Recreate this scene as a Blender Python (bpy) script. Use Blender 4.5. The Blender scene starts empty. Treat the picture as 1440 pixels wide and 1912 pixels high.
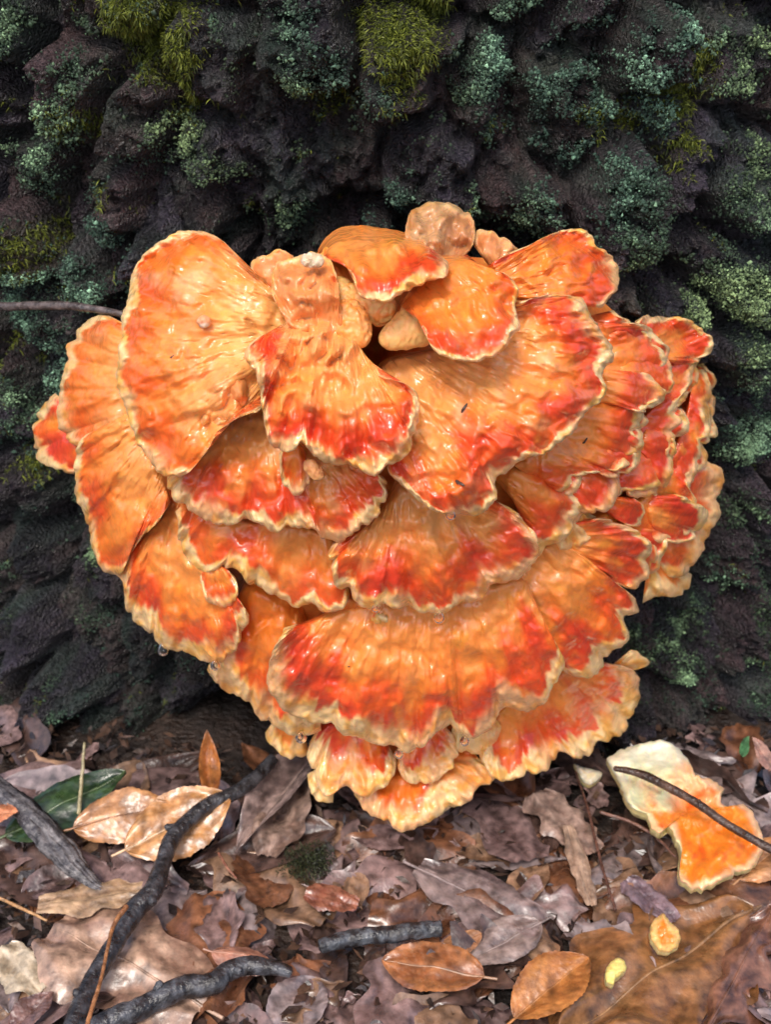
import bpy, math, random
import numpy as np
from mathutils import Vector, Matrix

# ------------------------------------------------------------------ camera, sky, sun, exposure
scn = bpy.context.scene
COL = scn.collection
PITCH = math.radians(30.0)          # looking down at the foot of the trunk
CAM = np.array([0.0, -0.563, 0.497])
FPX = 2340.0                        # focal length in photo pixels (photo is 1440 x 1912)
cd = bpy.data.cameras.new('camera'); co = bpy.data.objects.new('camera', cd); COL.objects.link(co)
co.location = CAM; co.rotation_euler = (math.pi/2 - PITCH, 0, 0)
cd.sensor_fit = 'HORIZONTAL'; cd.sensor_width = 36.0; cd.lens = FPX/1440*36
cd.clip_start = 0.01; cd.clip_end = 500
cd.dof.use_dof = True; cd.dof.focus_distance = 0.497; cd.dof.aperture_fstop = 26.0
scn.camera = co
SUN_EL, SUN_AZ = math.radians(56), math.radians(197)     # azimuth clockwise from +Y
w = bpy.data.worlds.new('World'); scn.world = w; w.use_nodes = True
nt = w.node_tree; bg = nt.nodes['Background']
sky = nt.nodes.new('ShaderNodeTexSky'); sky.sky_type = 'NISHITA'; sky.sun_disc = False
sky.sun_elevation = SUN_EL; sky.sun_rotation = SUN_AZ; sky.dust_density = 4.0; sky.air_density = 0.8; sky.ozone_density = 1.0
nt.links.new(sky.outputs[0], bg.inputs[0]); bg.inputs[1].default_value = 0.15
sd = bpy.data.lights.new('sun', 'SUN'); so = bpy.data.objects.new('sun', sd); COL.objects.link(so)
sd.energy = 1.3; sd.angle = math.radians(15); sd.color = (1.0, 0.96, 0.9)
sv = Vector((math.sin(SUN_AZ)*math.cos(SUN_EL), math.cos(SUN_AZ)*math.cos(SUN_EL), math.sin(SUN_EL)))
so.rotation_euler = (-sv).to_track_quat('-Z', 'Y').to_euler()
vs = scn.view_settings; vs.view_transform = 'Standard'; vs.look = 'None'; vs.gamma = 1.0; vs.use_curve_mapping = False
vs.exposure = 0.55
scn.render.engine = 'CYCLES'

# ------------------------------------------------------------------ numpy helpers
RNG = np.random.default_rng(7); random.seed(7)
_p = np.random.default_rng(3).permutation(256); PERM = np.concatenate([_p, _p, _p])
_g = np.random.default_rng(5).normal(size=(256, 3)); GRAD = _g/np.linalg.norm(_g, axis=1)[:, None]
def noise3(x, y, z):
    x, y, z = np.broadcast_arrays(np.asarray(x, float), np.asarray(y, float), np.asarray(z, float))
    xi, yi, zi = np.floor(x).astype(int), np.floor(y).astype(int), np.floor(z).astype(int)
    fx, fy, fz = x-xi, y-yi, z-zi
    u, v, q = [t*t*t*(t*(t*6-15)+10) for t in (fx, fy, fz)]
    xi &= 255; yi &= 255; zi &= 255
    def g(i, j, k):
        h = PERM[PERM[PERM[(xi+i) & 255]+((yi+j) & 255)]+((zi+k) & 255)]
        gr = GRAD[h]
        return gr[..., 0]*(fx-i)+gr[..., 1]*(fy-j)+gr[..., 2]*(fz-k)
    a = g(0,0,0)*(1-u)+g(1,0,0)*u; b = g(0,1,0)*(1-u)+g(1,1,0)*u
    c = g(0,0,1)*(1-u)+g(1,0,1)*u; d = g(0,1,1)*(1-u)+g(1,1,1)*u
    return ((a*(1-v)+b*v)*(1-q)+(c*(1-v)+d*v)*q)*1.6
def fbm(x, y, z, o=4, lac=2.0, gain=.5):
    s = 0; a = 1.0; t = 0
    for i in range(o):
        s = s+a*noise3(x*lac**i+i*17.3, y*lac**i+i*5.1, z*lac**i+i*9.7); t += a; a *= gain
    return s/t
def sstep(a, b, x):
    t = np.clip((x-a)/(b-a), 0, 1); return t*t*(3-2*t)
def mix(a, b, t):
    a = np.asarray(a, float); b = np.asarray(b, float); t = np.asarray(t)[..., None]
    return a*(1-t)+b*t
cp, sp_ = math.cos(PITCH), math.sin(PITCH)
RIGHT = np.array([1.0, 0, 0]); UP = np.array([0, sp_, cp]); FWD = np.array([0, cp, -sp_])
def ray(px, py):
    px = np.asarray(px, float); py = np.asarray(py, float)
    return RIGHT*((px-720)/FPX)[..., None] + UP*(-(py-956)/FPX)[..., None] + FWD
def at(px, py, zc):
    return CAM + ray(px, py)*np.asarray(zc, float)[..., None]
RT = 0.45; TX = 0.0                      # trunk radius and axis x; its front face touches y = 0
def z_trunk(px, py):
    d = ray(px, py); ox, oy = CAM[0]-TX, CAM[1]-RT
    a = d[..., 0]**2+d[..., 1]**2; b = ox*d[..., 0]+oy*d[..., 1]; c = ox*ox+oy*oy-RT*RT
    return (-b-np.sqrt(np.maximum(b*b-a*c, 0)))/a
def z_ground(px, py, h=0.0):
    d = ray(px, py); dz = np.minimum(d[..., 2], -1e-3); return (h-CAM[2])/dz
def gpt(px, py, h=0.0):                  # the point of the ground (raised by h) that a photo pixel shows
    return at(np.array(px, float), np.array(py, float), z_ground(np.array(px, float), np.array(py, float), h))
def catmull(P, n):
    P = np.asarray(P, float); Q = np.vstack([2*P[0]-P[1], P, 2*P[-1]-P[-2]])
    out = []
    for i in range(1, len(Q)-2):
        t = np.linspace(0, 1, 16, endpoint=False)[:, None]
        p0, p1, p2, p3 = Q[i-1], Q[i], Q[i+1], Q[i+2]
        out.append(.5*((2*p1)+(-p0+p2)*t+(2*p0-5*p1+4*p2-p3)*t**2+(-p0+3*p1-3*p2+p3)*t**3))
    out.append(P[-1:]); C = np.vstack(out)
    s = np.concatenate([[0], np.cumsum(np.linalg.norm(np.diff(C, axis=0), axis=1))])
    t = np.linspace(0, s[-1], n)
    return np.stack([np.interp(t, s, C[:, k]) for k in range(C.shape[1])], 1), s[-1]

# ------------------------------------------------------------------ mesh helpers
def grid_faces(nu, nv, off=0, wrap=False):
    i = np.arange(nu if wrap else nu-1)[:, None]; j = np.arange(nv-1)[None, :]
    i2 = (i+1) % nu
    f = np.stack([i*nv+j, i2*nv+j, i2*nv+j+1, i*nv+j+1], -1).reshape(-1, 4)+off
    return f
def make_mesh(name, V, F, col=None, mat=None, smooth=True, extra=None):
    V = np.asarray(V, float); F = np.asarray(F)
    me = bpy.data.meshes.new(name); k = F.shape[1]
    me.vertices.add(len(V)); me.vertices.foreach_set('co', V.astype(np.float32).ravel())
    me.loops.add(F.size); me.loops.foreach_set('vertex_index', F.astype(np.int32).ravel())
    me.polygons.add(len(F)); me.polygons.foreach_set('loop_start', np.arange(0, F.size, k, dtype=np.int32))
    me.polygons.foreach_set('loop_total', np.full(len(F), k, np.int32))
    me.update(calc_edges=True); me.validate()
    if smooth: me.polygons.foreach_set('use_smooth', np.ones(len(me.polygons), bool))
    if col is not None:
        a = me.attributes.new('tint', 'FLOAT_COLOR', 'POINT')
        c = np.ones((len(V), 4), np.float32); c[:, :3] = col
        a.data.foreach_set('color', c.ravel())
    if extra is not None:
        a = me.attributes.new('wet', 'FLOAT', 'POINT'); a.data.foreach_set('value', np.asarray(extra, np.float32).ravel())
    if mat: me.materials.append(mat)
    return me
def link(name, me, parent=None, label=None, cat=None, group=None, kind=None):
    o = bpy.data.objects.new(name, me); COL.objects.link(o)
    if parent is not None: o.parent = parent
    if label: o['label'] = label
    if cat: o['category'] = cat
    if group: o['group'] = group
    if kind: o['kind'] = kind
    return o
def empty(name, loc, label, cat, group=None):
    o = bpy.data.objects.new(name, None); COL.objects.link(o); o.location = loc; o.empty_display_size = .02
    o['label'] = label; o['category'] = cat
    if group: o['group'] = group
    return o
def local(o, V):                         # world points into the frame of an unrotated empty
    return np.asarray(V)-np.array(o.location)

# ------------------------------------------------------------------ materials
def principled(name):
    m = bpy.data.materials.new(name); m.use_nodes = True
    return m, m.node_tree, m.node_tree.nodes['Principled BSDF']
def tint_mat(name, rough=(.3, .5), rscale=120, var=.25, vscale=200, bump=.2, bscale=400, bdist=.0006, sss=0, sssr=(1,.35,.1), coat=0, spec=.5, sscale=.004, wet=False, coatr=.12, cscale=230, cdist=.009):
    m, t, b = principled(name); N = t.nodes.new; L = t.links.new
    at_ = N('ShaderNodeAttribute'); at_.attribute_name = 'tint'
    tc = N('ShaderNodeTexCoord')
    n1 = N('ShaderNodeTexNoise'); n1.inputs['Scale'].default_value = vscale; n1.inputs['Detail'].default_value = 5
    L(tc.outputs['Object'], n1.inputs['Vector'])
    r1 = N('ShaderNodeMapRange'); r1.inputs[1].default_value = .3; r1.inputs[2].default_value = .7
    r1.inputs[3].default_value = 1-var; r1.inputs[4].default_value = 1+var; L(n1.outputs[0], r1.inputs[0])
    mx = N('ShaderNodeMix'); mx.data_type = 'RGBA'; mx.blend_type = 'MULTIPLY'; mx.inputs[0].default_value = 1
    L(at_.outputs['Color'], mx.inputs[6]); L(r1.outputs[0], mx.inputs[7]); L(mx.outputs[2], b.inputs['Base Color'])
    n2 = N('ShaderNodeTexNoise'); n2.inputs['Scale'].default_value = rscale; n2.inputs['Detail'].default_value = 3
    L(tc.outputs['Object'], n2.inputs['Vector'])
    r2 = N('ShaderNodeMapRange'); r2.inputs[1].default_value = .35; r2.inputs[2].default_value = .65
    r2.inputs[3].default_value = rough[0]; r2.inputs[4].default_value = rough[1]; L(n2.outputs[0], r2.inputs[0]); L(r2.outputs[0], b.inputs['Roughness'])
    n3 = N('ShaderNodeTexNoise'); n3.inputs['Scale'].default_value = bscale; n3.inputs['Detail'].default_value = 6
    L(tc.outputs['Object'], n3.inputs['Vector'])
    bp = N('ShaderNodeBump'); bp.inputs['Strength'].default_value = bump; bp.inputs['Distance'].default_value = bdist
    L(n3.outputs[0], bp.inputs['Height']); L(bp.outputs[0], b.inputs['Normal'])
    b.inputs['Specular IOR Level'].default_value = spec
    if sss:
        b.inputs['Subsurface Weight'].default_value = sss; b.inputs['Subsurface Radius'].default_value = sssr; b.inputs['Subsurface Scale'].default_value = sscale
    if coat:
        b.inputs['Coat Roughness'].default_value = coatr
        if wet:
            aw = N('ShaderNodeAttribute'); aw.attribute_name = 'wet'; L(aw.outputs['Fac'], b.inputs['Coat Weight'])
        else: b.inputs['Coat Weight'].default_value = coat
        n4 = N('ShaderNodeTexNoise'); n4.inputs['Scale'].default_value = cscale; n4.inputs['Detail'].default_value = 1.5
        L(tc.outputs['Object'], n4.inputs['Vector'])
        b4 = N('ShaderNodeBump'); b4.inputs['Strength'].default_value = .7; b4.inputs['Distance'].default_value = cdist
        L(n4.outputs[0], b4.inputs['Height']); L(b4.outputs[0], b.inputs['Coat Normal'])
    return m
M_CAP = tint_mat('fungus_flesh', (.34, .55), 150, .10, 300, .45, 330, .0010, sss=.30, sscale=.0016, coat=.5, wet=True, spec=.4, coatr=.05, cscale=150, cdist=.0035)
M_RIM = tint_mat('fungus_rim', (.4, .6), 200, .16, 500, .5, 700, .0009, sss=.25, sscale=.0016, spec=.35)
M_BARK = tint_mat('wet_bark', (.16, .55), 300, .75, 520, 1.0, 600, .007, spec=.65)
M_MOSS = tint_mat('moss_fronds', (.4, .7), 300, .3, 500, 0, spec=.3)
M_LICH = tint_mat('lichen_granules', (.45, .75), 300, .3, 600, 0, spec=.35)
M_LEAF = tint_mat('wet_leaf', (.2, .5), 60, .6, 160, .5, 300, .0014, spec=.6, coat=.65, coatr=.22, cscale=70, cdist=.0014)
M_TWIG = tint_mat('wet_twig_bark', (.18, .42), 160, .5, 260, .8, 520, .0012, spec=.6)
M_SOIL = tint_mat('forest_soil', (.4, .9), 90, .5, 150, .9, 260, .004)
def drop_mat():
    m, t, b = principled('water'); b.inputs['Transmission Weight'].default_value = 1; b.inputs['IOR'].default_value = 1.333
    b.inputs['Roughness'].default_value = .02; b.inputs['Base Color'].default_value = (1, .97, .93, 1); return m
M_WATER = drop_mat()

# ------------------------------------------------------------------ ground
def ground_h(x, y):
    near = np.exp(-((x/.6)**2+(y/.5)**2))
    return near*.010*fbm(x*9, y*9, 0*x+2.2, 3) - .006
n = 140
gx = np.sign(np.linspace(-1, 1, n))*np.abs(np.linspace(-1, 1, n))**4*40
gx = np.where(np.abs(np.linspace(-1, 1, n)) < .6, np.linspace(-1, 1, n)*1.0, gx)
gx = np.sort(gx); X, Y = np.meshgrid(gx, gx, indexing='ij')
Z = ground_h(X, Y)
gc = mix((.014, .009, .007), (.04, .024, .017), sstep(-.3, .4, fbm(X*25, Y*25, X*0, 3)).ravel())
link('ground', make_mesh('ground', np.stack([X, Y, Z], -1).reshape(-1, 3), grid_faces(n, n), gc, M_SOIL), kind='structure')

# ------------------------------------------------------------------ the tree trunk: bark plates over a stem
S0, S1, Z0, Z1, DS = -.37, .37, -.05, .62, .00122
ns, nz = int((S1-S0)/DS)+1, int((Z1-Z0)/DS)+1
S, ZZ = np.meshgrid(np.linspace(S0, S1, ns), np.linspace(Z0, Z1, nz), indexing='ij')
def trunk_xy(s, h):
    a = s/RT; r = RT+h; return TX+np.sin(a)*r, RT-np.cos(a)*r
def px_of(P):
    d = P-CAM; zc = d@FWD; return 720+FPX*(d@RIGHT)/zc, 956-FPX*(d@UP)/zc
seeds = []
rs = np.random.default_rng(21); sz = Z0-.03; row = 0
while sz < Z1+.05:
    for k in range(-12, 13):
        seeds.append((k*.042+(row % 2)*.021+rs.normal()*.010, sz+rs.normal()*.012))
    sz += .046; row += 1
seeds = np.array(seeds)
WS = S+.014*noise3(S*16, ZZ*16, S*0+1)+.006*noise3(S*50, ZZ*50, S*0+4); WZ = ZZ+.016*noise3(S*16, ZZ*16, S*0+8)+.006*noise3(S*50, ZZ*50, S*0+6)
cell = np.zeros(S.shape, int); f1 = np.full(S.shape, 9.); f2 = np.full(S.shape, 9.)
for i, (a, b) in enumerate(seeds):
    lo = max(0, int((a-.09-S0)/DS)); hi = min(ns, int((a+.09-S0)/DS)); l2 = max(0, int((b-.1-Z0)/DS)); h2 = min(nz, int((b+.1-Z0)/DS))
    if hi <= lo or h2 <= l2: continue
    sl = (slice(lo, hi), slice(l2, h2))
    d = np.sqrt((WS[sl]-a)**2+((WZ[sl]-b)*.8)**2)
    n1 = d < f1[sl]; f2[sl] = np.where(n1, f1[sl], np.minimum(f2[sl], d)); f1[sl] = np.where(n1, d, f1[sl]); cell[sl] = np.where(n1, i, cell[sl])
rc = rs.normal(size=(len(seeds), 4))
edge = sstep(0, .016, f2-f1+.004*fbm(S*70, ZZ*70, S*0, 2))
mnw = 1.5*noise3(S*60, ZZ*60, S*0+40)
ridge = 1-np.abs(fbm(S*22, ZZ*15, S*0+3, 4))*2.2
fine = fbm(S*90, ZZ*80, S*0+5, 4)+.5*(.5-np.abs(fbm(S*150, ZZ*120, S*0+6, 3))*2)
lump = np.abs(fbm(S*45, ZZ*45, S*0+11, 3))
crumb = .5-np.abs(noise3(S*130+mnw, ZZ*130, S*0+41))*1.6-.5*np.abs(noise3(S*260, ZZ*260+mnw, S*0+43))
H = edge*(.022+rc[cell, 0]*.006)+.010*ridge+.0060*fine-.012*lump+.0055*crumb+.0024*noise3(S*210, ZZ*60, S*0+81)+.0016*noise3(S*330, ZZ*280, S*0+83)-.005*np.exp(-(noise3(S*34, ZZ*13, S*0+85)/.07)**2)+rc[cell, 1]*.15*(S-seeds[cell, 0])*edge+rc[cell, 2]*.15*(ZZ-seeds[cell, 1])*edge-.030
H += .018*fbm(S*6, ZZ*6, S*0+7, 2)
fl = np.clip(1-ZZ/.16, 0, 1)**2
H += .02*fl*noise3(S*7, S*0, S*0+4.4)+.022*fl
HX, HY = trunk_xy(S, H*0); qx, qy = px_of(np.stack([HX, HY, ZZ], -1))
H -= .022*sstep(1.08, .9, ((qx-705)/680)**2+((qy-950)/np.where(qy < 950, 560, 640))**2)      # the bark is sunk where the fungus has grown
def uv_of(px, py):                       # photo pixel -> trunk surface (s, z)
    P = at(np.array(px, float), np.array(py, float), z_trunk(np.array(px, float), np.array(py, float)))
    return math.asin((P[0]-TX)/RT)*RT, P[2]
for (px, py, r, dpt) in ((405, 1425, .022, .07), (350, 1430, .02, .05), (450, 1420, .02, .05), (1330, 1400, .03, .02), (600, 215, .012, .012), (440, 380, .014, .014), (1000, 250, .014, .015), (1060, 330, .012, .012)):
    a, b = uv_of(px, py); H -= dpt*np.exp(-(((S-a)**2+(ZZ-b)**2)/r**2))
# moss and lichen cover, patch by patch as the photograph has them
LICH = [(935,80,32),(1210,165,70),(1120,50,40),(960,190,55),(1010,180,40),(930,290,62),(915,365,50),(1000,400,40),(1150,370,60),(1160,440,45),(1235,490,65),(1330,470,50),(1340,545,55),(1410,280,40),(1350,60,60),(1400,120,50),(1385,640,45),(1390,740,60),(1410,860,60),(1400,970,50),(1390,1130,75),(1310,1240,80),(1260,1200,45),(1400,1240,55),(530,270,30),(600,100,36),(580,165,36),(705,270,22),(660,380,50),(740,340,40),(90,230,40),(85,310,36),(140,420,45),(40,420,55),(25,540,45),(60,640,60),(70,720,50),(30,820,60),(95,90,45),(20,20,40),(400,330,24),(240,330,30),(1200,60,45),(1060,100,50),(1280,350,40),(1120,300,35),(1390,420,45),(850,110,26),(1000,40,40),(860,270,40),(820,330,30),(1290,600,40),(1385,540,45),(560,30,30),(440,140,26),(300,240,36),(1420,1040,50),(700,420,40),(560,420,40),(400,440,40),(180,520,40)]
MOSS = [(255,50,62,1.),(310,100,50,.9),(760,45,58,1.),(735,125,40,.8),(160,290,50,.45),(55,460,60,.6),(150,370,36,.4),(1300,190,40,.9),(1290,300,45,.7),(1320,120,45,.8),(1230,220,40,.5),(350,180,45,.4),(590,170,45,.5),(170,180,55,.4),(60,900,60,.35),(270,1340,50,.3),(40,1250,55,.3),(1150,240,36,.5),(940,240,40,.4),(330,60,40,.6),(1390,60,40,.6),(100,560,50,.4),(30,700,50,.35),(640,330,40,.3)]
def patch_mask(L, extra=1.0):
    m = np.zeros(S.shape)
    for q in L:
        a, b = uv_of(q[0], q[1]); r = q[2]*.000285*extra; wt = q[3] if len(q) > 3 else .62+.5*((q[0]*7+q[1]*13) % 10)/10
        m = np.maximum(m, wt*np.exp(-(((S-a)**2+(ZZ-b)**2)/r**2)**1.3))
    return m
mn = fbm(S*30, ZZ*30, S*0+13, 4); mn2 = fbm(S*34, ZZ*34, S*0+19, 4)
mn3 = fbm(S*110, ZZ*110, S*0+23, 3)
LM = sstep(.10, .95, .70*patch_mask(LICH, 1.6)+mn*.85+mn3*.55+.10*sstep(-.1, -.22, S))*sstep(-.25, .35, mn2+edge-.45)*sstep(-.25, .4, crumb+.4*mn3+.1)
MM = sstep(.25, .95, .85*patch_mask(MOSS, 1.25)+mn2*.75+mn3*.45)
thin = sstep(.12, .5, mn)*sstep(-.05, .2, np.abs(S)-.06+0*S)*.5
H += .0015*LM+.0015*MM
tx, ty = trunk_xy(S, H); TV = np.stack([tx, ty, ZZ], -1)
bc = mix((.008, .006, .008), (.062, .048, .056), sstep(-.4, .9, fine+rc[cell, 3]*.25))
bc = bc*mix((.8, .85, 1.05), (1.25, .98, .85), sstep(-1, 1, rc[cell, 2]+1.2*fbm(S*18, ZZ*18, S*0+61, 2)))
bc = mix(bc, np.array((.15, .115, .115)), sstep(.28, .6, fbm(S*55, ZZ*38, S*0+71, 3)+.3*crumb-.05)*.7)
bc = mix(bc, np.array((.062, .040, .036)), sstep(.2, .6, fbm(S*40, ZZ*40, S*0+31, 2))*.6)
bc = mix(bc, np.array((.04, .07, .05)), np.clip(LM*.5+.5*sstep(-.1, .35, mn+.15)*sstep(.3, -.3, mn2), 0, 1)); bc = mix(bc, np.array((.04, .05, .014)), MM*.7)
tree = empty('tree', (TX, RT, 0), 'huge old tree trunk with dark wet craggy bark behind the orange fungus', 'tree')
TF = grid_faces(ns, nz); fcell = cell[:-1, :-1].ravel(); TVf = TV.reshape(-1, 3); bcf = bc.reshape(-1, 3)
order = np.argsort(fcell, kind='stable'); bounds = np.flatnonzero(np.diff(fcell[order]))+1
for grp in np.split(order, bounds):
    f = TF[grp]; vi, inv = np.unique(f, return_inverse=True)
    link('bark_plate', make_mesh('bark_plate', local(tree, TVf[vi]), inv.reshape(f.shape), bcf[vi], M_BARK), tree)
# the rest of the stem round the back and above
na, nh = 160, 90
A, ZB = np.meshgrid(np.linspace(-math.pi, math.pi, na, endpoint=False), np.linspace(-.08, 3.2, nh), indexing='ij')
hb = .02*fbm(A*6, ZB*9, A*0, 4)-.012
hb = np.where((np.abs(A*RT) < .355) & (ZB < .60), -.11, hb)
bx_, by_ = TX+np.sin(A)*(RT+hb), RT-np.cos(A)*(RT+hb)
bcol = mix((.022, .018, .020), (.07, .06, .06), sstep(-.4, .4, fbm(A*20, ZB*20, A*0, 3)).ravel())
link('trunk', make_mesh('trunk', local(tree, np.stack([bx_, by_, ZB], -1).reshape(-1, 3)), grid_faces(na, nh, wrap=True), bcol, M_BARK), tree)

# lichen granules and moss fronds growing on the bark
TN = np.cross(np.gradient(TV, axis=0), np.gradient(TV, axis=1)); TN /= np.linalg.norm(TN, axis=-1, keepdims=True)
flat = np.arange(S.size)
def pick(mask, cnt, rg):
    p = mask.ravel()/mask.sum(); return rg.choice(flat, cnt, p=p)
OCT = np.array([(1,0,0),(-1,0,0),(0,1,0),(0,-1,0),(0,0,1),(0,0,-1)], float)
OCF = np.array([(0,2,4),(2,1,4),(1,3,4),(3,0,4),(2,0,5),(1,2,5),(3,1,5),(0,3,5)])
def granules(name, mask, cnt, r0, r1, ca, cb, mat, label, rg, cat):
    ix = pick(mask, cnt, rg); P = TVf[ix]+rg.normal(size=(cnt, 3))*.0012+TN.reshape(-1, 3)[ix]*.0008
    r = rg.uniform(r0, r1, cnt)*(.6+.8*rg.random(cnt)**2)
    V = P[:, None]+OCT[None, [0, 1, 3, 4, 5]]*r[:, None, None]*rg.uniform(.5, 1.4, (cnt, 5, 1))+rg.normal(size=(cnt, 5, 3))*r[:, None, None]*.25
    F = (np.array([(0,3,2),(3,1,2),(1,4,2),(4,0,2)])[None]+np.arange(cnt)[:, None, None]*5).reshape(-1, 3)
    dn = mask.ravel()[ix]; big = sstep(.1, .9, dn)*.8*sstep(-.3, .5, fbm(P[:, 0]*14, P[:, 2]*14, P[:, 1]*0+2, 2)+rg.normal(size=cnt)*.3)
    c = mix(ca, cb, big)*rg.uniform(.4, 1.5, (cnt, 1)); c = c*mix((.85, 1., 1.05), (1.1, 1.02, .72), sstep(-.2, .3, fbm(P[:, 0]*9, P[:, 2]*9, P[:, 1]*0+8, 2)))
    link(name, make_mesh(name, V.reshape(-1, 3), F, np.repeat(c, 5, 0), mat), label=label, cat=cat, kind='stuff')
r2 = np.random.default_rng(99)
granules('lichen', LM**1.2+.03*thin, 100000, .0003, .0009, (.032, .058, .038), (.36, .55, .34), M_LICH, 'grainy blue-green lichen crusting the dark bark in patches', r2, 'lichen')
def fronds(name, P, Nn, cnt, l0, l1, wd, ca, cb, mat, rg, down=.7):
    D = Nn*1.0+rg.normal(size=(cnt, 3))*.9; D /= np.linalg.norm(D, axis=1)[:, None]
    L = rg.uniform(l0, l1, cnt)[:, None]; W = np.cross(D, rg.normal(size=(cnt, 3))); W /= np.linalg.norm(W, axis=1)[:, None]; W = W*wd*rg.uniform(.6, 1.4, (cnt, 1))
    g = np.array([0, 0, -1.])
    V = []
    for t, ww in ((0, .8), (.45, 1.), (.8, .6)):
        c = P+D*L*t+g*L*down*t*t; V += [c-W*ww, c+W*ww]
    V.append(P+D*L+g*L*down)
    V = np.stack(V, 1); b = np.arange(cnt)[:, None, None]*7
    F = (np.array([(0,1,3),(0,3,2),(2,3,5),(2,5,4),(4,5,6)])[None]+b).reshape(-1, 3)
    c = mix(ca, cb, rg.random(cnt))*rg.uniform(.6, 1.4, (cnt, 1)); c = np.repeat(c[:, None], 7, 1)
    return V.reshape(-1, 3), F, c.reshape(-1, 3)
ix = pick(MM**1.4, 42000, r2)
V, F, c = fronds('moss', TVf[ix], TN.reshape(-1, 3)[ix], len(ix), .0008, .0034, .00020, (.035, .05, .010), (.19, .22, .028), M_MOSS, r2, .45)
link('moss', make_mesh('moss', V, F, c, M_MOSS), label='yellow-green moss fronds hanging from the upper bark', cat='moss', kind='stuff')

# ------------------------------------------------------------------ the bracket fungus
def mound(px, py):
    ka = .012; back = -ka*np.log(np.exp(-(z_trunk(px, py)-.004)/ka)+np.exp(-z_ground(px, py, .012)/ka))
    dx = (px-705)/665.; dy = np.where(py < 930, (py-930)/575., (py-930)/650.)
    g = np.maximum(0, 1-(dx*dx+dy*dy)); return back-.115*g**.7
fungus = empty('bracket_fungus', tuple(at(np.array(720.), np.array(950.), z_trunk(np.array(720.), np.array(950.)))), 'large many-tiered orange and red shelf fungus with cream rims growing from the trunk', 'fungus')
CREAM, PALE, ORANGE, RED, DEEP = np.array((.90, .62, .29)), np.array((.89, .43, .13)), np.array((.86, .205, .018)), np.array((.70, .045, .014)), np.array((.82, .11, .012))
EDGES = []
def cap(edge, root, off=0., lift=None, red=.7, rw=45, cream=13, pale=.6, bumps=(), und=1., ext=.25, seed=None, scal=1., tone=1.0, droop=0., slope=.56, label=None, pf=.9, flesh=0., warty=()):
    seed = len(EDGES)*3.7+1.3 if seed is None else seed; cream = cream*1.45+1
    _, le = catmull(edge, 8)
    nu = max(16, int(le/3.6)); E, le = catmull(edge, nu); R_, lr = catmull(root, nu)
    k = np.ones(7)/7                                          # soften the traced corners a little
    for A_ in (E, R_):
        for c in (0, 1): A_[3:-3, c] = np.convolve(A_[:, c], k, 'valid')
    s = np.linspace(0, le, nu)
    out = E-R_; Ln = np.linalg.norm(out, axis=1); on = out/np.maximum(Ln, 1)[:, None]
    cz = noise3(s/80, s*0+seed, 0*s+11); crease1 = pf*np.exp(-(cz/.10)**2)*np.minimum(1, np.minimum(s, le-s)/40)*min(1, le/160)
    sc = (np.abs(noise3(s/21, s*0+seed, 0*s))*5.0+noise3(s/9, s*0+seed, 0*s+3)*2.2+noise3(s/46, s*0+seed, 0*s+5)*8)*scal
    E = E+on*(sc-1.5-9*crease1*scal)[:, None]*np.minimum(1, np.minimum(s, le-s)/25)[:, None]
    Ln = np.linalg.norm(E-R_, axis=1); Lm = np.median(Ln)
    nv = max(12, int(Lm*(1+ext)/3.8)); v = np.linspace(-ext, 1, nv)
    v = np.concatenate([v[v < .0], 1-(1-v[v >= 0])**1.15]); v[-1] = 1
    P = R_[:, None]+(E-R_)[:, None]*v[None, :, None]
    U = s[:, None]+0*v[None]; Vv = v[None]+0*s[:, None]; D = (1-Vv)*Ln[:, None]
    lf = np.clip(slope*Lm*.000235, .006, .040) if lift is None else lift
    vv = np.clip(Vv, 0, 1)
    prof = lf*(1-(1-vv)**1.5)-.02*np.maximum(0, -Vv)/max(ext, .01)-droop*vv**3
    dside = np.minimum(U, le-U); prof = prof-.010*np.exp(-dside/14.)*(.3+.7*vv)
    px, py = P[..., 0], P[..., 1]
    # radial folds, lobes, warts
    conv = .35+.65*vv
    wx, wy = px+14*noise3(px/45, py/45, seed+40), py+14*noise3(px/45, py/45, seed+41)
    Uw = U+16*noise3(px/50, py/50, seed+42)
    fold = noise3(Uw/21, D/95, seed)*.0013*conv*(.15+1.1*sstep(-.2, .3, noise3(px/90, py/90, seed+43)))+noise3(Uw/9, D/60, seed+2)*.00025*conv
    big = noise3(U/75, D/260, seed+7)*.0050*vv+noise3(U/34, D/120, seed+9)*.0021*conv
    und_ = noise3(wx/60, wy/60, seed+1)*.0042+noise3(wx/30, wy/30, seed+21)*.0024+(.3-np.abs(noise3(wx/26, wy/26, seed+22)))*.0018
    wart = noise3(wx/10, wy/10, seed+3)*.00035+np.maximum(0, noise3(Uw/16, D/26, seed+4)-.15)*.0022*conv
    cw = cream*(1+.95*noise3(U/60, D/200, seed+16)+.35*noise3(U/12, D*0, seed))
    lip = sstep(cw*1.25, cw*.55, D)
    cren = (noise3(U/15, D/26, seed+5)*.0026+noise3(U/7, D/9, seed+6)*.0012)*lip+.0014*lip
    puff = (np.minimum(1, np.abs(cz)/.42)**.55-.6)[:, None]*.0050*pf*vv**2.2*min(1, Lm/110)
    roll = .0048*min(1, Lm/150)*np.clip(1-D/75, 0, 1)**2.0
    crease = crease1[:, None]*np.clip(vv, 0, 1)**1.6
    pit = -np.maximum(0, noise3(U/10, D/18, seed+8)-.40)*.004*np.clip(D/60, 0, 1)
    hgt = prof+(fold+big*1.0+und_)*und+wart+cren+pit-crease*.0035*min(1, Lm/90)+puff-roll
    rr = 5.0; q = np.clip(1-D/rr, 0, 1); hgt = hgt-.0022*(1-np.sqrt(np.maximum(0, 1-q*q)))
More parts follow.
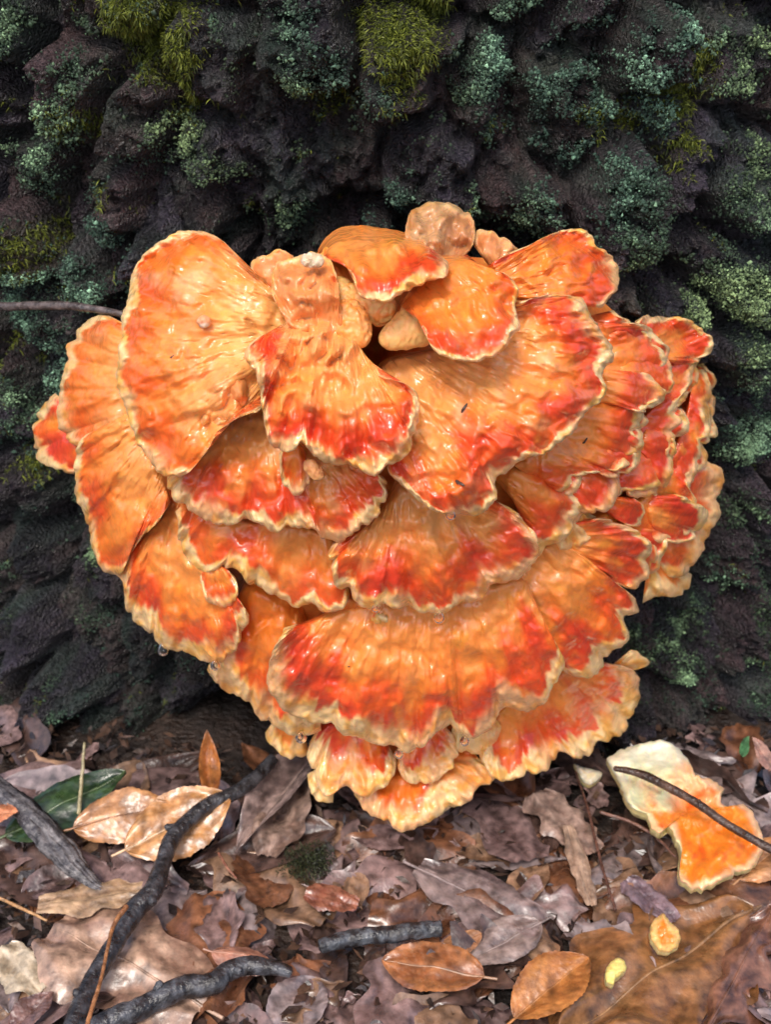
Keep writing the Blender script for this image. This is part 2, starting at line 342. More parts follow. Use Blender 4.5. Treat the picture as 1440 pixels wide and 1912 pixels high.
    for (bx, by, br, ba) in bumps:
        g = np.exp(-((px-bx)**2+(py-by)**2)/br**2); hgt = hgt+ba*g
    for (bx, by, br, ba) in warty:                            # crowded rounded warts with creases between them
        g = np.exp(-(((px-bx)**2+(py-by)**2)/br**2)**1.5); hgt = hgt+ba*g*(np.abs(noise3(wx/36, wy/36, seed+80))*1.7+np.abs(noise3(wx/19, wy/19, seed+81))*.45-.35)
    zc = mound(px, py)-off-hgt
    W = at(px, py, zc)
    # the fungus's own colours: pale flesh at the root, orange, a red zone inside the cream rim
    n1 = fbm(px/70, py/70, 0*px+seed, 3); n2 = noise3(Uw/24, D/80, seed+12)*.8; n3 = noise3(px/22, py/22, seed+14); n4 = noise3(U/55, D/200, seed+16)
    pl = sstep(.95, .05, vv+.28*n1+.16*n2)*pale
    C = mix(ORANGE, PALE, np.clip(pl+.18*n2*pale+.15*n3, 0, 1))
    wd = rw*(1+.6*n4+.3*n1)
    rd = sstep(wd*2.1+cw, wd*.2+cw, D+n2*10+n3*7)*np.clip(red*(.86+.55*n1+.4*n4), 0, 1)
    C = mix(C, DEEP, np.clip(rd*1.5, 0, 1)); C = mix(C, RED, np.clip(rd*1.35-.35, 0, 1))
    sf = sstep(-.25, .35, noise3(U/85, D/300, seed+50)); cm = sstep(cw*(1.1+.7*sf), cw*(.8-.35*sf), D+n3*(3+5*sf)+2.5*noise3(px/6, py/6, seed))
    C = mix(C, mix(CREAM, np.array((.86, .46, .11)), sstep(-.1, .5, noise3(U/24, D/18, seed+30)+.4*noise3(px/70, py/70, seed+31))), cm*(.95-.25*sf))
    C = mix(C, np.array((.50, .24, .09)), sstep(.42, .62, noise3(px/13, py/13, seed+60))*.45*sstep(60, 10, D))
    C = mix(C, np.array((.86, .50, .24)), sstep(.1, .5, fbm(px/55, py/55, 0*px+seed+70, 3))*.55*pale**1.6*(1-cm)*(1-rd))
    C = mix(C, np.array((.88, .36, .04)), sstep(.25, .6, fbm(px/40, py/40, 0*px+seed+20, 2))*.4*(1-cm))
    for (bx, by, br, ba) in bumps:
        g = np.exp(-((px-bx)**2+(py-by)**2)/(br*1.1)**2)*.35; C = mix(C, np.array((.80, .30, .10)), g)
    if flesh: C = mix(C, mix((.64, .26, .10), (.80, .42, .18), sstep(-.3, .4, n1+.5*n3)), flesh*(1-.6*cm))
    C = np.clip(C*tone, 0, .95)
    wet = np.clip(.7+1.0*n1+.6*rd-.45*cm, 0.08, 1)
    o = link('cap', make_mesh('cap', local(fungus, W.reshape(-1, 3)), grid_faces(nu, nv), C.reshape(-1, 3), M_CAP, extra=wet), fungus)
    if label: o['label'] = label
    # rolled rim and underside
    ed = E; zc1 = zc[:, -1]; rows = []; cols = []
    for a, b in ((0, 0), (.6, .0016), (3, .0034), (8, .0052), (14, .0062)):
        p = ed-on*min(a, Lm*.3); p_ = p+0; rows.append(at(p_[:, 0], p_[:, 1], zc1+b+noise3(s/7, s*0+a, seed)*.0005*(a > 0)))
        cols.append(mix(CREAM, np.array((.80, .52, .16)), np.full(nu, min(1, a/10))))
    iv = [int(np.argmin(np.abs(v-t))) for t in (.75, .45, .1, -ext)]
    for i, b in zip(iv, (.009, .011, .012, .010)):
        rows.append(at(px[:, i], py[:, i], np.maximum(zc[:, i]+b, zc1-.004 if i == iv[0] else -9))); cols.append(np.tile((.80, .50, .15), (nu, 1)))
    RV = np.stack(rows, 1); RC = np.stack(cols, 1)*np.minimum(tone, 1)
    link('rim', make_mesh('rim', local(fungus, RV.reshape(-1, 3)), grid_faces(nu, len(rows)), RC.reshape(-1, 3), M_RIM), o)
    EDGES.append((E, W[:, -1])); return o

# tier by tier, traced outlines (photo pixels); depth comes from the mound of the fungus on the trunk
# upper rosette
cap([(468,506),(439,477),(414,447),(380,433),(336,430),(302,450),(268,477),(249,511),(237,554),(227,593),(221,642),(219,690),(222,739),(234,760),(242,793),(254,827),(273,856),(298,883),(327,895),(351,885),(375,856),(392,827),(398,810),(414,803),(432,788),(455,778),(482,770)],
    [(500,530),(520,555),(525,580),(520,610),(510,640),(500,670),(495,700),(495,730),(500,750)], off=.020, red=.42, rw=38, cream=9, pale=1.0, und=1.1, pf=.25, warty=((350,690,50,.003),(420,760,50,.005),(380,600,30,.002)), bumps=((380,600,13,.004),(395,745,40,.008),(440,710,34,.008),(350,680,16,.003),(430,775,22,.004)))
cap([(478,632),(458,650),(455,668),(468,690),(487,725),(486,763),(497,807),(512,839),(531,847),(555,839),(566,826),(575,844),(599,858),(623,873),(657,870),(687,887),(715,886),(742,864),(770,838),(770,812),(786,775),(784,738),(768,722),(742,714),(712,708)],
    [(520,610),(545,595),(570,580),(595,580),(620,590),(645,610),(668,640),(685,672),(695,695)], off=.034, red=.85, rw=50, cream=14, pale=.75, und=1.3, pf=.45, warty=((590,640,95,.0065),(500,680,40,.003)), bumps=((545,628,20,.006),(578,662,17,.006),(602,622,22,.007),(632,652,18,.006),(560,600,18,.006),(652,690,20,.005),(530,664,15,.005),(610,688,14,.004),(500,690,20,.003),(600,580,22,.008),(660,640,14,.005),(650,770,26,.003)))
cap([(968,574),(1020,550),(1079,557),(1103,584),(1125,618),(1139,640),(1151,657),(1147,671),(1129,691),(1134,729),(1117,749),(1091,778),(1069,807),(1049,827),(1030,846),(996,851),(967,866),(942,880),(924,900),(929,914),(923,938),(899,955),(870,962),(840,967),(815,955),(785,940),(770,928),(745,905),(728,890),(722,868)],
    [(930,560),(905,600),(870,630),(830,650),(790,660),(750,668),(722,680),(708,700),(705,730),(712,765),(716,790)], off=.018, red=.85, rw=62, cream=12, pale=1.0, und=1.0, lift=.040, ext=.03, pf=.35, warty=((1040,610,60,.003),(860,860,60,.003)), bumps=((780,700,50,-.004),))
cap([(908,506),(938,508),(962,520),(971,540),(961,564),(962,588),(971,600),(962,622),(945,647),(928,664),(904,671),(874,677),(840,671),(816,659),(801,642),(804,622),(790,606)],
    [(880,482),(855,485),(835,500),(800,530),(775,550),(760,565),(752,575)], off=.042, red=.62, rw=45, cream=9, pale=.25, lift=.022, pf=.4, warty=((900,560,70,.004),))
cap([(838,490),(835,515),(800,528),(770,541),(735,560),(705,565),(677,557),(666,543),(670,522),(660,505)],
    [(815,470),(790,457),(750,451),(710,450),(670,450),(640,452),(618,462),(605,480)], off=.045, red=1., rw=34, cream=13, pale=.35, lift=.018, pf=.4, und=1.3, warty=((740,490,80,.004),))
cap([(940,478),(965,465),(990,457),(1020,440),(1054,430),(1088,428),(1110,440),(1117,460),(1139,472),(1152,496),(1155,530),(1142,554),(1124,576)],
    [(905,500),(910,510),(920,520),(935,532),(950,545),(965,560)], off=.022, red=.6, rw=40, cream=7, pale=.15, pf=.3, warty=((1060,490,80,.004),))
cap([(468,508),(472,478),(490,468),(515,465),(548,478)], [(515,545),(530,545),(545,540),(560,535)], off=.016, red=.2, cream=4, pale=.3, flesh=.6)
cap([(596,500),(600,470),(622,455),(650,447),(690,448),(720,455)], [(640,545),(655,545),(670,540),(690,535)], off=.028, red=.1, cream=4, pale=.5)
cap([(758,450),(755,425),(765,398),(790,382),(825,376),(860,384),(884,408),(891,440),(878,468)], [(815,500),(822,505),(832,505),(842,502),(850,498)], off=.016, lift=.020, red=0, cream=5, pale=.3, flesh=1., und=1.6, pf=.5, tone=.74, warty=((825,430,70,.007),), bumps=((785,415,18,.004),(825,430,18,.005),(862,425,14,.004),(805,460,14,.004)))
cap([(884,458),(890,440),(914,432),(944,444),(968,465)], [(915,500),(925,502),(935,502)], off=.012, lift=.014, red=0, cream=4, pale=.2, flesh=.8, und=1.3)
cap([(530,590),(510,555),(505,520),(512,496),(535,482),(570,474),(602,476),(622,492),(632,530),(634,570)], [(548,632),(570,638),(600,636),(625,626),(645,610)], off=.038, lift=.014, ext=.08, red=.1, cream=8, pale=.4, flesh=.5, und=1.4, pf=.3, warty=((570,540,80,.0055),), bumps=((540,520,16,.004),(590,520,18,.005),(565,560,16,.005),(605,560,14,.004)))
cap([(364,735),(358,765),(372,795),(396,802),(416,790),(442,776),(462,756)], [(395,695),(415,690),(440,695),(460,710)], off=.034, lift=.010, red=.1, cream=5, pale=.5, flesh=.6, und=1.6, warty=((410,750,60,.005),), bumps=((385,735,14,.004),(430,730,16,.005)))
# left flank
cap([(103,734),(74,759),(62,783),(59,822),(62,846),(79,866),(108,880),(138,885)], [(125,755),(132,790),(140,825),(150,850)], red=.95, rw=40, cream=9, pale=.1)
cap([(224,600),(200,588),(171,591),(147,613),(127,647),(120,686),(113,720),(107,744),(104,778),(113,812),(127,829),(152,834)], [(255,620),(250,660),(245,700),(245,740),(250,770),(250,790)], off=.008, red=.35, rw=30, cream=8, pale=.6)
cap([(160,812),(142,830),(135,875),(137,929),(153,951),(162,989),(167,1038),(184,1064),(207,1078),(226,1076),(240,1042),(264,1005),(288,985),(306,958)], [(240,770),(250,800),(265,840),(285,875),(300,900),(312,920),(318,940)], off=.014, red=.5, rw=36, cream=10, pale=.55)
cap([(214,1070),(229,1091),(233,1122),(242,1149),(264,1175),(287,1193),(300,1209),(331,1215),(362,1224),(389,1233),(411,1242),(433,1226),(447,1206),(455,1180),(467,1158),(460,1138),(440,1132)], [(270,990),(295,975),(320,965),(340,975),(360,1000),(385,1030),(405,1055)], off=.008, red=.75, rw=50, cream=22, pale=.5)
cap([(372,1080),(384,1118),(402,1138),(420,1147),(440,1131),(446,1100),(440,1078)], [(378,1060),(395,1058),(420,1058)], off=.026, red=.6, rw=22, cream=12, pale=.3)
# middle tiers
cap([(312,890),(311,922),(327,940),(349,949),(376,967),(402,980),(429,984),(447,979),(482,979),(509,991),(544,989),(571,991),(590,989),(596,1005),(608,1014),(633,1009),(664,996),(691,980),(709,962),(722,931),(728,909),(716,890)],
    [(385,830),(420,800),(455,785),(490,785),(520,800),(550,820),(590,840),(630,850),(665,860)], off=.016, red=.8, rw=50, cream=15, pale=.9)
cap([(520,850),(527,905),(545,925),(562,928),(578,910),(580,890)], [(530,830),(548,832),(570,840)], off=.034, red=.6, rw=20, cream=14, pale=.1)
cap([(327,955),(335,984),(334,1024),(349,1051),(380,1070),(406,1064),(429,1056),(451,1073),(469,1091),(491,1109),(526,1127),(562,1135),(580,1128),(592,1140),(612,1148),(642,1135),(654,1110)], [(350,935),(380,950),(430,970),(490,980),(550,985),(600,1000),(640,1020)], off=.012, red=.55, rw=40, cream=14, pale=.4)
cap([(622,1012),(613,1036),(617,1064),(622,1095),(640,1100),(653,1104),(664,1122),(686,1136),(715,1132),(740,1133),(767,1140),(807,1146),(824,1148),(851,1135),(886,1122),(904,1109),(913,1091),(935,1088),(966,1080),(993,1060),(1006,1038),(1009,1002),(993,984),(975,962),(950,946)],
    [(680,985),(715,950),(750,925),(785,920),(815,930),(850,945),(885,940),(915,930)], off=.015, red=.85, rw=55, cream=14, pale=.7)
cap([(600,1145),(640,1160),(655,1177),(675,1183),(700,1168),(735,1171),(768,1160),(792,1150)], [(630,1110),(670,1120),(710,1125),(760,1125)], off=.010, red=.7, rw=16, cream=14, pale=.2)
# right of the rosette
cap([(1146,579),(1171,598),(1205,608),(1229,632),(1255,656),(1253,690),(1261,729),(1243,737)], [(1100,590),(1110,620),(1120,650),(1120,690),(1125,710)], off=.016, red=.8, rw=40, cream=6, pale=.35)
cap([(1212,696),(1238,727),(1241,749),(1219,768),(1200,772),(1166,763)], [(1130,690),(1125,710),(1120,735),(1115,750)], off=.024, red=.9, rw=42, cream=10, pale=.4)
cap([(1186,600),(1219,584),(1273,593),(1312,608),(1331,627),(1329,661),(1307,676),(1288,684)], [(1185,625),(1195,640),(1210,660),(1225,675)], off=.012, red=.85, rw=36, cream=7, pale=.3)
cap([(1260,668),(1290,680),(1309,695),(1298,729),(1278,754),(1253,766),(1238,760)], [(1225,690),(1228,715),(1225,735),(1222,745)], off=.007, red=.95, rw=40, cream=8, pale=.2)
cap([(1312,676),(1334,698),(1338,712),(1330,730)], [(1290,690),(1290,705),(1290,720)], off=-.004, red=.5, cream=6)
cap([(1192,768),(1210,783),(1203,817),(1210,836),(1195,865),(1166,890),(1140,896),(1112,880)], [(1130,770),(1110,790),(1085,815),(1065,835),(1050,845)], off=.014, red=.8, rw=50, cream=8, pale=.4)
cap([(1272,762),(1293,783),(1287,802),(1263,817),(1245,815)], [(1225,765),(1222,785),(1220,800)], off=.009, red=.95, rw=40, cream=7, pale=.1)
cap([(1250,800),(1263,815),(1265,846),(1258,875),(1252,900),(1224,924),(1195,933),(1170,925)], [(1205,800),(1195,830),(1180,855),(1165,880)], off=.010, red=.85, rw=60, cream=6, pale=.3)
cap([(1318,730),(1338,744),(1336,788),(1342,812),(1312,827),(1290,825)], [(1285,740),(1285,770),(1280,795)], off=.002, red=.9, rw=36, cream=8, pale=.1)
cap([(1308,822),(1324,850),(1312,883),(1283,895),(1254,890)], [(1275,815),(1265,835),(1255,850)], off=.006, red=.85, rw=40, cream=8, pale=.2)
cap([(1078,870),(1086,904),(1069,923),(1047,930)], [(1010,850),(1005,880),(1005,900)], off=.017, red=.8, rw=34, cream=6, pale=.2)
cap([(1160,885),(1166,905),(1157,931),(1131,953),(1100,962),(1078,955)], [(1090,850),(1070,870),(1055,890),(1045,905)], off=.014, red=.85, rw=40, cream=8, pale=.3)
cap([(1078,915),(1086,945),(1078,984),(1060,1007),(1033,1020),(1011,1038),(1000,1040)], [(960,870),(950,900),(955,930),(965,950)], off=.012, red=.75, rw=50, cream=14, pale=.4)
cap([(1113,965),(1109,998),(1091,1019),(1060,1028),(1030,1027)], [(1075,945),(1060,960),(1045,970)], off=.008, red=.0, cream=60, pale=.4)
cap([(1264,922),(1296,935),(1318,958),(1309,984),(1291,1007),(1264,1015),(1240,1013)], [(1215,925),(1212,950),(1215,975),(1220,990)], off=.010, red=1., rw=50, cream=9, pale=.3)
cap([(1185,930),(1209,949),(1206,971),(1189,984),(1165,980)], [(1130,925),(1130,945),(1135,960)], off=.010, red=.95, rw=50, cream=3, pale=.1)
cap([(1225,980),(1246,1002),(1246,1033),(1229,1064),(1212,1072)], [(1195,985),(1192,1010),(1192,1035)], off=.008, red=.95, rw=40, cream=6, pale=.1)
cap([(1318,860),(1343,872),(1352,895),(1348,924),(1346,955),(1341,980),(1331,1015),(1309,1038),(1292,1067),(1268,1080),(1240,1078)], [(1270,880),(1270,915),(1268,950),(1260,985),(1245,1015),(1228,1040)], off=0., red=.6, rw=36, cream=16, pale=.2)
cap([(1292,1072),(1290,1095),(1268,1117),(1238,1109),(1220,1118),(1200,1126)], [(1240,1045),(1225,1055),(1208,1065)], off=-.004, red=.0, cream=26, pale=.2)
cap([(1110,966),(1140,970),(1184,984),(1211,998),(1222,1015),(1216,1038),(1216,1064),(1206,1091),(1189,1104),(1160,1094)], [(1060,975),(1058,995),(1065,1015),(1075,1030),(1085,1045)], off=.010, red=.75, rw=44, cream=9, pale=.4)
cap([(1146,582),(1180,604),(1215,625),(1243,660),(1246,690),(1250,722),(1232,745),(1205,762),(1196,790),(1198,830),(1186,858),(1158,880),(1118,884),(1085,892),(1058,915),(1040,922)], [(1110,600),(1120,630),(1130,660),(1120,700),(1110,740),(1085,770),(1065,800),(1045,820),(1015,835),(990,850),(960,870)], off=.015, red=.7, rw=40, cream=8, pale=.3)
cap([(1240,592),(1290,604),(1318,630),(1314,660),(1296,690),(1290,722),(1268,752),(1276,780),(1262,806),(1254,840),(1248,872),(1238,896),(1205,918),(1170,920),(1140,938),(1105,948),(1078,968),(1062,994),(1030,1012),(1002,1032)], [(1200,615),(1225,640),(1240,680),(1240,720),(1225,755),(1200,785),(1190,830),(1170,865),(1130,880),(1090,890),(1050,910),(1010,930),(980,960)], off=.009, red=.75, rw=44, cream=9, pale=.3)
cap([(1318,690),(1330,720),(1330,770),(1330,805),(1312,824),(1314,850),(1300,880),(1290,910),(1308,945),(1300,985),(1268,1008),(1240,1012),(1232,1045),(1214,1066),(1190,1060),(1160,1040)], [(1285,690),(1290,730),(1285,770),(1275,800),(1265,830),(1255,860),(1235,890),(1215,920),(1190,940),(1160,955),(1130,965),(1100,975)], off=.005, red=.75, rw=44, cream=9, pale=.2)
# the broad lower tier
cap([(1046,1250),(1078,1265),(1113,1259),(1135,1237),(1141,1215),(1166,1205),(1177,1178),(1168,1155),(1188,1148),(1193,1126),(1180,1110),(1150,1090)], [(930,1110),(950,1080),(985,1050),(1020,1025),(1050,1015),(1080,1025)], off=.008, red=.8, rw=60, cream=14, pale=.45)
cap([(530,1172),(510,1210),(499,1245),(499,1280),(513,1309),(540,1331),(571,1344),(593,1357),(622,1357),(651,1371),(687,1384),(722,1393),(753,1406),(769,1408),(789,1393),(811,1371),(826,1354),(847,1358),(860,1378),(880,1385),(904,1371),(926,1353),(935,1335),(949,1323),(980,1325),(1006,1316),(1029,1291),(1050,1255),(1055,1229),(1040,1212)],
    [(570,1160),(595,1150),(630,1140),(680,1140),(730,1140),(780,1135),(830,1130),(870,1115),(910,1095),(950,1080),(985,1085)], off=.014, red=.9, rw=60, cream=24, pale=.4, lift=.040)
cap([(396,1232),(384,1251),(398,1269),(411,1286),(442,1300),(469,1322),(487,1344),(513,1357),(544,1371),(571,1373),(600,1364)], [(430,1150),(445,1110),(470,1100),(500,1115),(530,1140),(560,1180),(590,1230)], off=.002, red=.8, rw=60, cream=36, pale=.1)
# lowest tiers near the ground
cap([(495,1368),(500,1389),(522,1406),(553,1416),(578,1408)], [(515,1340),(540,1345),(565,1355)], off=-.006, red=.0, cream=24, pale=.2)
cap([(1166,1222),(1188,1205),(1205,1222),(1212,1243),(1192,1248)], [(1145,1240),(1150,1250),(1160,1260)], off=-.004, red=0, cream=24, pale=.3)
cap([(893,1405),(909,1440),(931,1452),(962,1456),(993,1448),(1015,1442),(1033,1429),(1049,1403),(1060,1406),(1078,1417),(1100,1414),(1111,1397),(1115,1381),(1140,1383),(1160,1376),(1173,1357),(1177,1335),(1191,1317),(1197,1293),(1193,1258),(1170,1244)], [(915,1350),(940,1325),(975,1300),(1010,1280),(1050,1260),(1090,1245),(1125,1235)], off=0., red=.75, rw=50, cream=26, pale=.3)
cap([(838,1380),(856,1404),(880,1411),(905,1407),(926,1389),(938,1358)], [(850,1345),(880,1335),(915,1325)], off=.004, red=0, cream=40, pale=.2)
cap([(574,1445),(576,1472),(590,1494),(622,1498)], [(600,1430),(610,1440),(625,1450)], off=-.006, red=.0, cream=24)
cap([(578,1385),(575,1415),(588,1455),(608,1484),(630,1482),(651,1473),(673,1485),(700,1481),(722,1473),(737,1446),(741,1420)], [(600,1350),(630,1355),(665,1365),(700,1375),(722,1385)], off=.006, red=.85, rw=40, cream=30, pale=.1)
cap([(738,1415),(748,1451),(771,1462),(802,1465),(824,1460),(833,1440),(853,1428),(857,1406),(848,1372)], [(750,1385),(775,1380),(800,1365),(825,1350)], off=.004, red=.75, rw=30, cream=24, pale=.1)
cap([(660,1482),(680,1508),(705,1530),(740,1546),(770,1547),(800,1540),(815,1530),(842,1522),(849,1508),(882,1491),(889,1473),(918,1463),(924,1446),(905,1425)], [(690,1445),(735,1440),(790,1430),(840,1410),(870,1390)], off=-.006, red=.55, rw=26, cream=34, pale=.1)

# flesh behind the caps, joining them to the trunk
na, nr = 90, 24
OUT = [(480,520),(850,480),(1060,520),(1200,640),(1298,800),(1295,960),(1160,1090),(1110,1220),(1020,1340),(880,1400),(760,1440),(650,1400),(570,1320),(470,1180),(340,1120),(250,1000),(152,850),(142,735),(300,560)]
OC, _ = catmull(OUT+OUT[:1], na+1); OC = OC[:-1]; RR = np.linspace(0, 1, nr)[None]+np.zeros((na, 1))
cx = 715+(OC[:, :1]-715)*RR; cy = 930+(OC[:, 1:]-930)*RR
zz = mound(cx, cy)+.011+.03*RR**6+.002*noise3(cx/40, cy/40, cx*0)+.06*np.exp(-((cx-700)**2+(cy-652)**2)/38**2)
link('flesh_core', make_mesh('flesh_core', local(fungus, at(cx, cy, zz).reshape(-1, 3)), grid_faces(na, nr, wrap=True), mix((.72, .28, .06), (.6, .12, .02), sstep(-.3, .3, fbm(cx/60, cy/60, cx*0, 2)).ravel()), M_CAP, extra=np.full(cx.size, .2)), fungus)

def blob(name, path, rad, off, parent, col_a, col_b, mat, seed=0, lumps=.25, lumpw=18., wet=.2, tip=None, owner=None, flat=.8):
    """a lumpy finger or knob that follows a photo-pixel path; rad in pixels"""
    n_ = 60; m_ = 72
    Pp, ln = catmull(path, n_) if len(path) > 1 else (np.array(path*n_, float), 0)
    t = np.linspace(0, 1, n_); rd = np.interp(t, np.linspace(0, 1, len(rad)), rad)
    capf = np.sqrt(np.clip(1-(2*t-1)**2, 0, 1)) if len(path) == 1 else np.clip(np.minimum(np.sqrt(np.clip(1-np.clip(1-t*ln/rd[0], 0, 1)**2, 0, 1)), np.sqrt(np.clip(1-np.clip(1-(1-t)*ln/rd[-1], 0, 1)**2, 0, 1))), .02, 1)
    zc = mound(Pp[:, 0], Pp[:, 1])-off; C3 = at(Pp[:, 0], Pp[:, 1], zc); sc = zc/FPX
    tg = np.gradient(C3, axis=0); tg /= np.maximum(np.linalg.norm(tg, axis=1), 1e-9)[:, None]
    nv_ = -ray(Pp[:, 0], Pp[:, 1]); nv_ /= np.linalg.norm(nv_, axis=1)[:, None]
    sd_ = np.cross(tg, nv_); sd_ /= np.linalg.norm(sd_, axis=1)[:, None]; nv_ = np.cross(sd_, tg)
    a = np.linspace(0, 2*math.pi, m_, endpoint=False)
    dirv = sd_[:, None]*np.cos(a)[None, :, None]+nv_[:, None]*np.sin(a)[None, :, None]*flat
    r3 = (rd*capf*sc)[:, None]
    V = C3[:, None]+dirv*r3[..., None]
    px, py = px_of(V.reshape(-1, 3)); k = 1/(lumpw*.000235)
    nn = fbm(V[..., 0]*k, V[..., 1]*k, V[..., 2]*k+seed, 4)*.8+.5*(.45-np.abs(noise3(V[..., 0]*k*1.3, V[..., 1]*k*1.3, V[..., 2]*k*1.3+seed+3))*2)+.22*noise3(np.cos(a)[None]*5, np.sin(a)[None]*5, t[:, None]*2.5+seed)
    kk = 1/.0022; wr_ = .5-np.abs(noise3(V[..., 0]*kk, V[..., 1]*kk, V[..., 2]*kk*.6+seed))*2
    V = V+dirv*(nn*r3*lumps+wr_*.00045*np.minimum(1, r3/.004))[..., None]
    f = sstep(-.35, .4, nn+.3*noise3(V[..., 0]*300, V[..., 1]*300, V[..., 2]*300))
    C = mix(col_a, col_b, f)
    if tip is not None: C = mix(C, np.array(tip), (sstep(.72, .9, t)[:, None]+0*f))
    o = link(name, make_mesh(name, local(fungus if owner is None else owner, V.reshape(-1, 3)), tube_faces(n_, m_), C.reshape(-1, 3), mat, extra=np.full(n_*m_, wet)), parent)
    return o
def tube_faces(n_, m_):
    i = np.arange(n_-1)[:, None]; j = np.arange(m_)[None]; j2 = (j+1) % m_
    return np.stack([i*m_+j, (i+1)*m_+j, (i+1)*m_+j2, i*m_+j2], -1).reshape(-1, 4)
PK, PK2, OR, YL, FL = (.64, .24, .085), (.76, .36, .14), (.84, .30, .06), (.84, .52, .18), (.84, .40, .13)
blob('torn_tip', [(562,490),(582,486),(604,492)], [11,14,12], .058, fungus, (.58,.42,.26), (.74,.60,.42), M_RIM, 14, .25, 12, .05)
blob('stalk', [(708,640),(758,618),(820,580)], [16,40,56], .034, fungus, YL, FL, M_CAP, 8, .10, 24, .15)
blob('stalk', [(635,545),(690,570),(740,585)], [30,34,30], .032, fungus, YL, OR, M_CAP, 9, .2, 16, .15)
blob('stalk', [(625,570),(656,606),(682,648)], [40,36,20], .037, fungus, FL, OR, M_CAP, 29, .25, 18, .2, flat=.8)
blob('stalk', [(630,520),(640,555),(650,590)], [24,26,24], .034, fungus, YL, FL, M_CAP, 19, .15, 18, .15)
blob('finger', [(572,858),(590,882),(602,895)], [12,15,13], .050, fungus, PK, PK2, M_CAP, 10, .12, 12, .1)
blob('knob', [(380,590),(382,612)], [16,12], .046, fungus, (.66,.26,.12), (.74,.34,.17), M_CAP, 12, .1, 12, .2, tip=(.74,.58,.46))

# ------------------------------------------------------------------ water drops and specks on the fungus
def drop(px, py, r, where):
    best = min(((np.min(np.hypot(E[:, 0]-px, E[:, 1]-py)), i) for i, (E, W) in enumerate(EDGES)))[1]
    E, W = EDGES[best]; j = int(np.argmin(np.hypot(E[:, 0]-px, E[:, 1]-py))); p = W[j]; zc = (p-CAM)@FWD-.002
    c = at(np.array(float(px)), np.array(float(py)), zc); R3 = r*zc/FPX
    a, b = np.meshgrid(np.linspace(0, 2*math.pi, 24, endpoint=False), np.linspace(0, math.pi, 14), indexing='ij')
    st = 1+.5*np.clip(np.cos(b), 0, 1)**3
    V = np.stack([np.sin(b)*np.cos(a), np.sin(b)*np.sin(a), np.cos(b)*st], -1)*R3
    o = link('water_drop', make_mesh('water_drop', V.reshape(-1, 3), grid_faces(24, 14, wrap=True), mat=M_WATER), label=where, cat='water drop'); o.location = tuple(c)
drop(305, 1214, 11, 'clear water drop hanging from the lower left cream rim of the fungus')
drop(820, 1154, 11, 'clear water drop hanging below the middle tier under the big right fan')
drop(562, 1377, 11, 'clear water drop under the left end of the broad lower tier')
drop(745, 1408, 9, 'water drop at the lowest point of the broad lower tier')
drop(402, 1243, 9, 'water drop under the tip of the lower left fan')
drop(868, 1384, 9, 'water drop under the yellow lobe of the broad lower tier')
drop(842, 962, 10, 'water drop at the bottom rim of the big right fan')
drop(702, 1136, 8, 'small water drop under the left half of the middle tier')

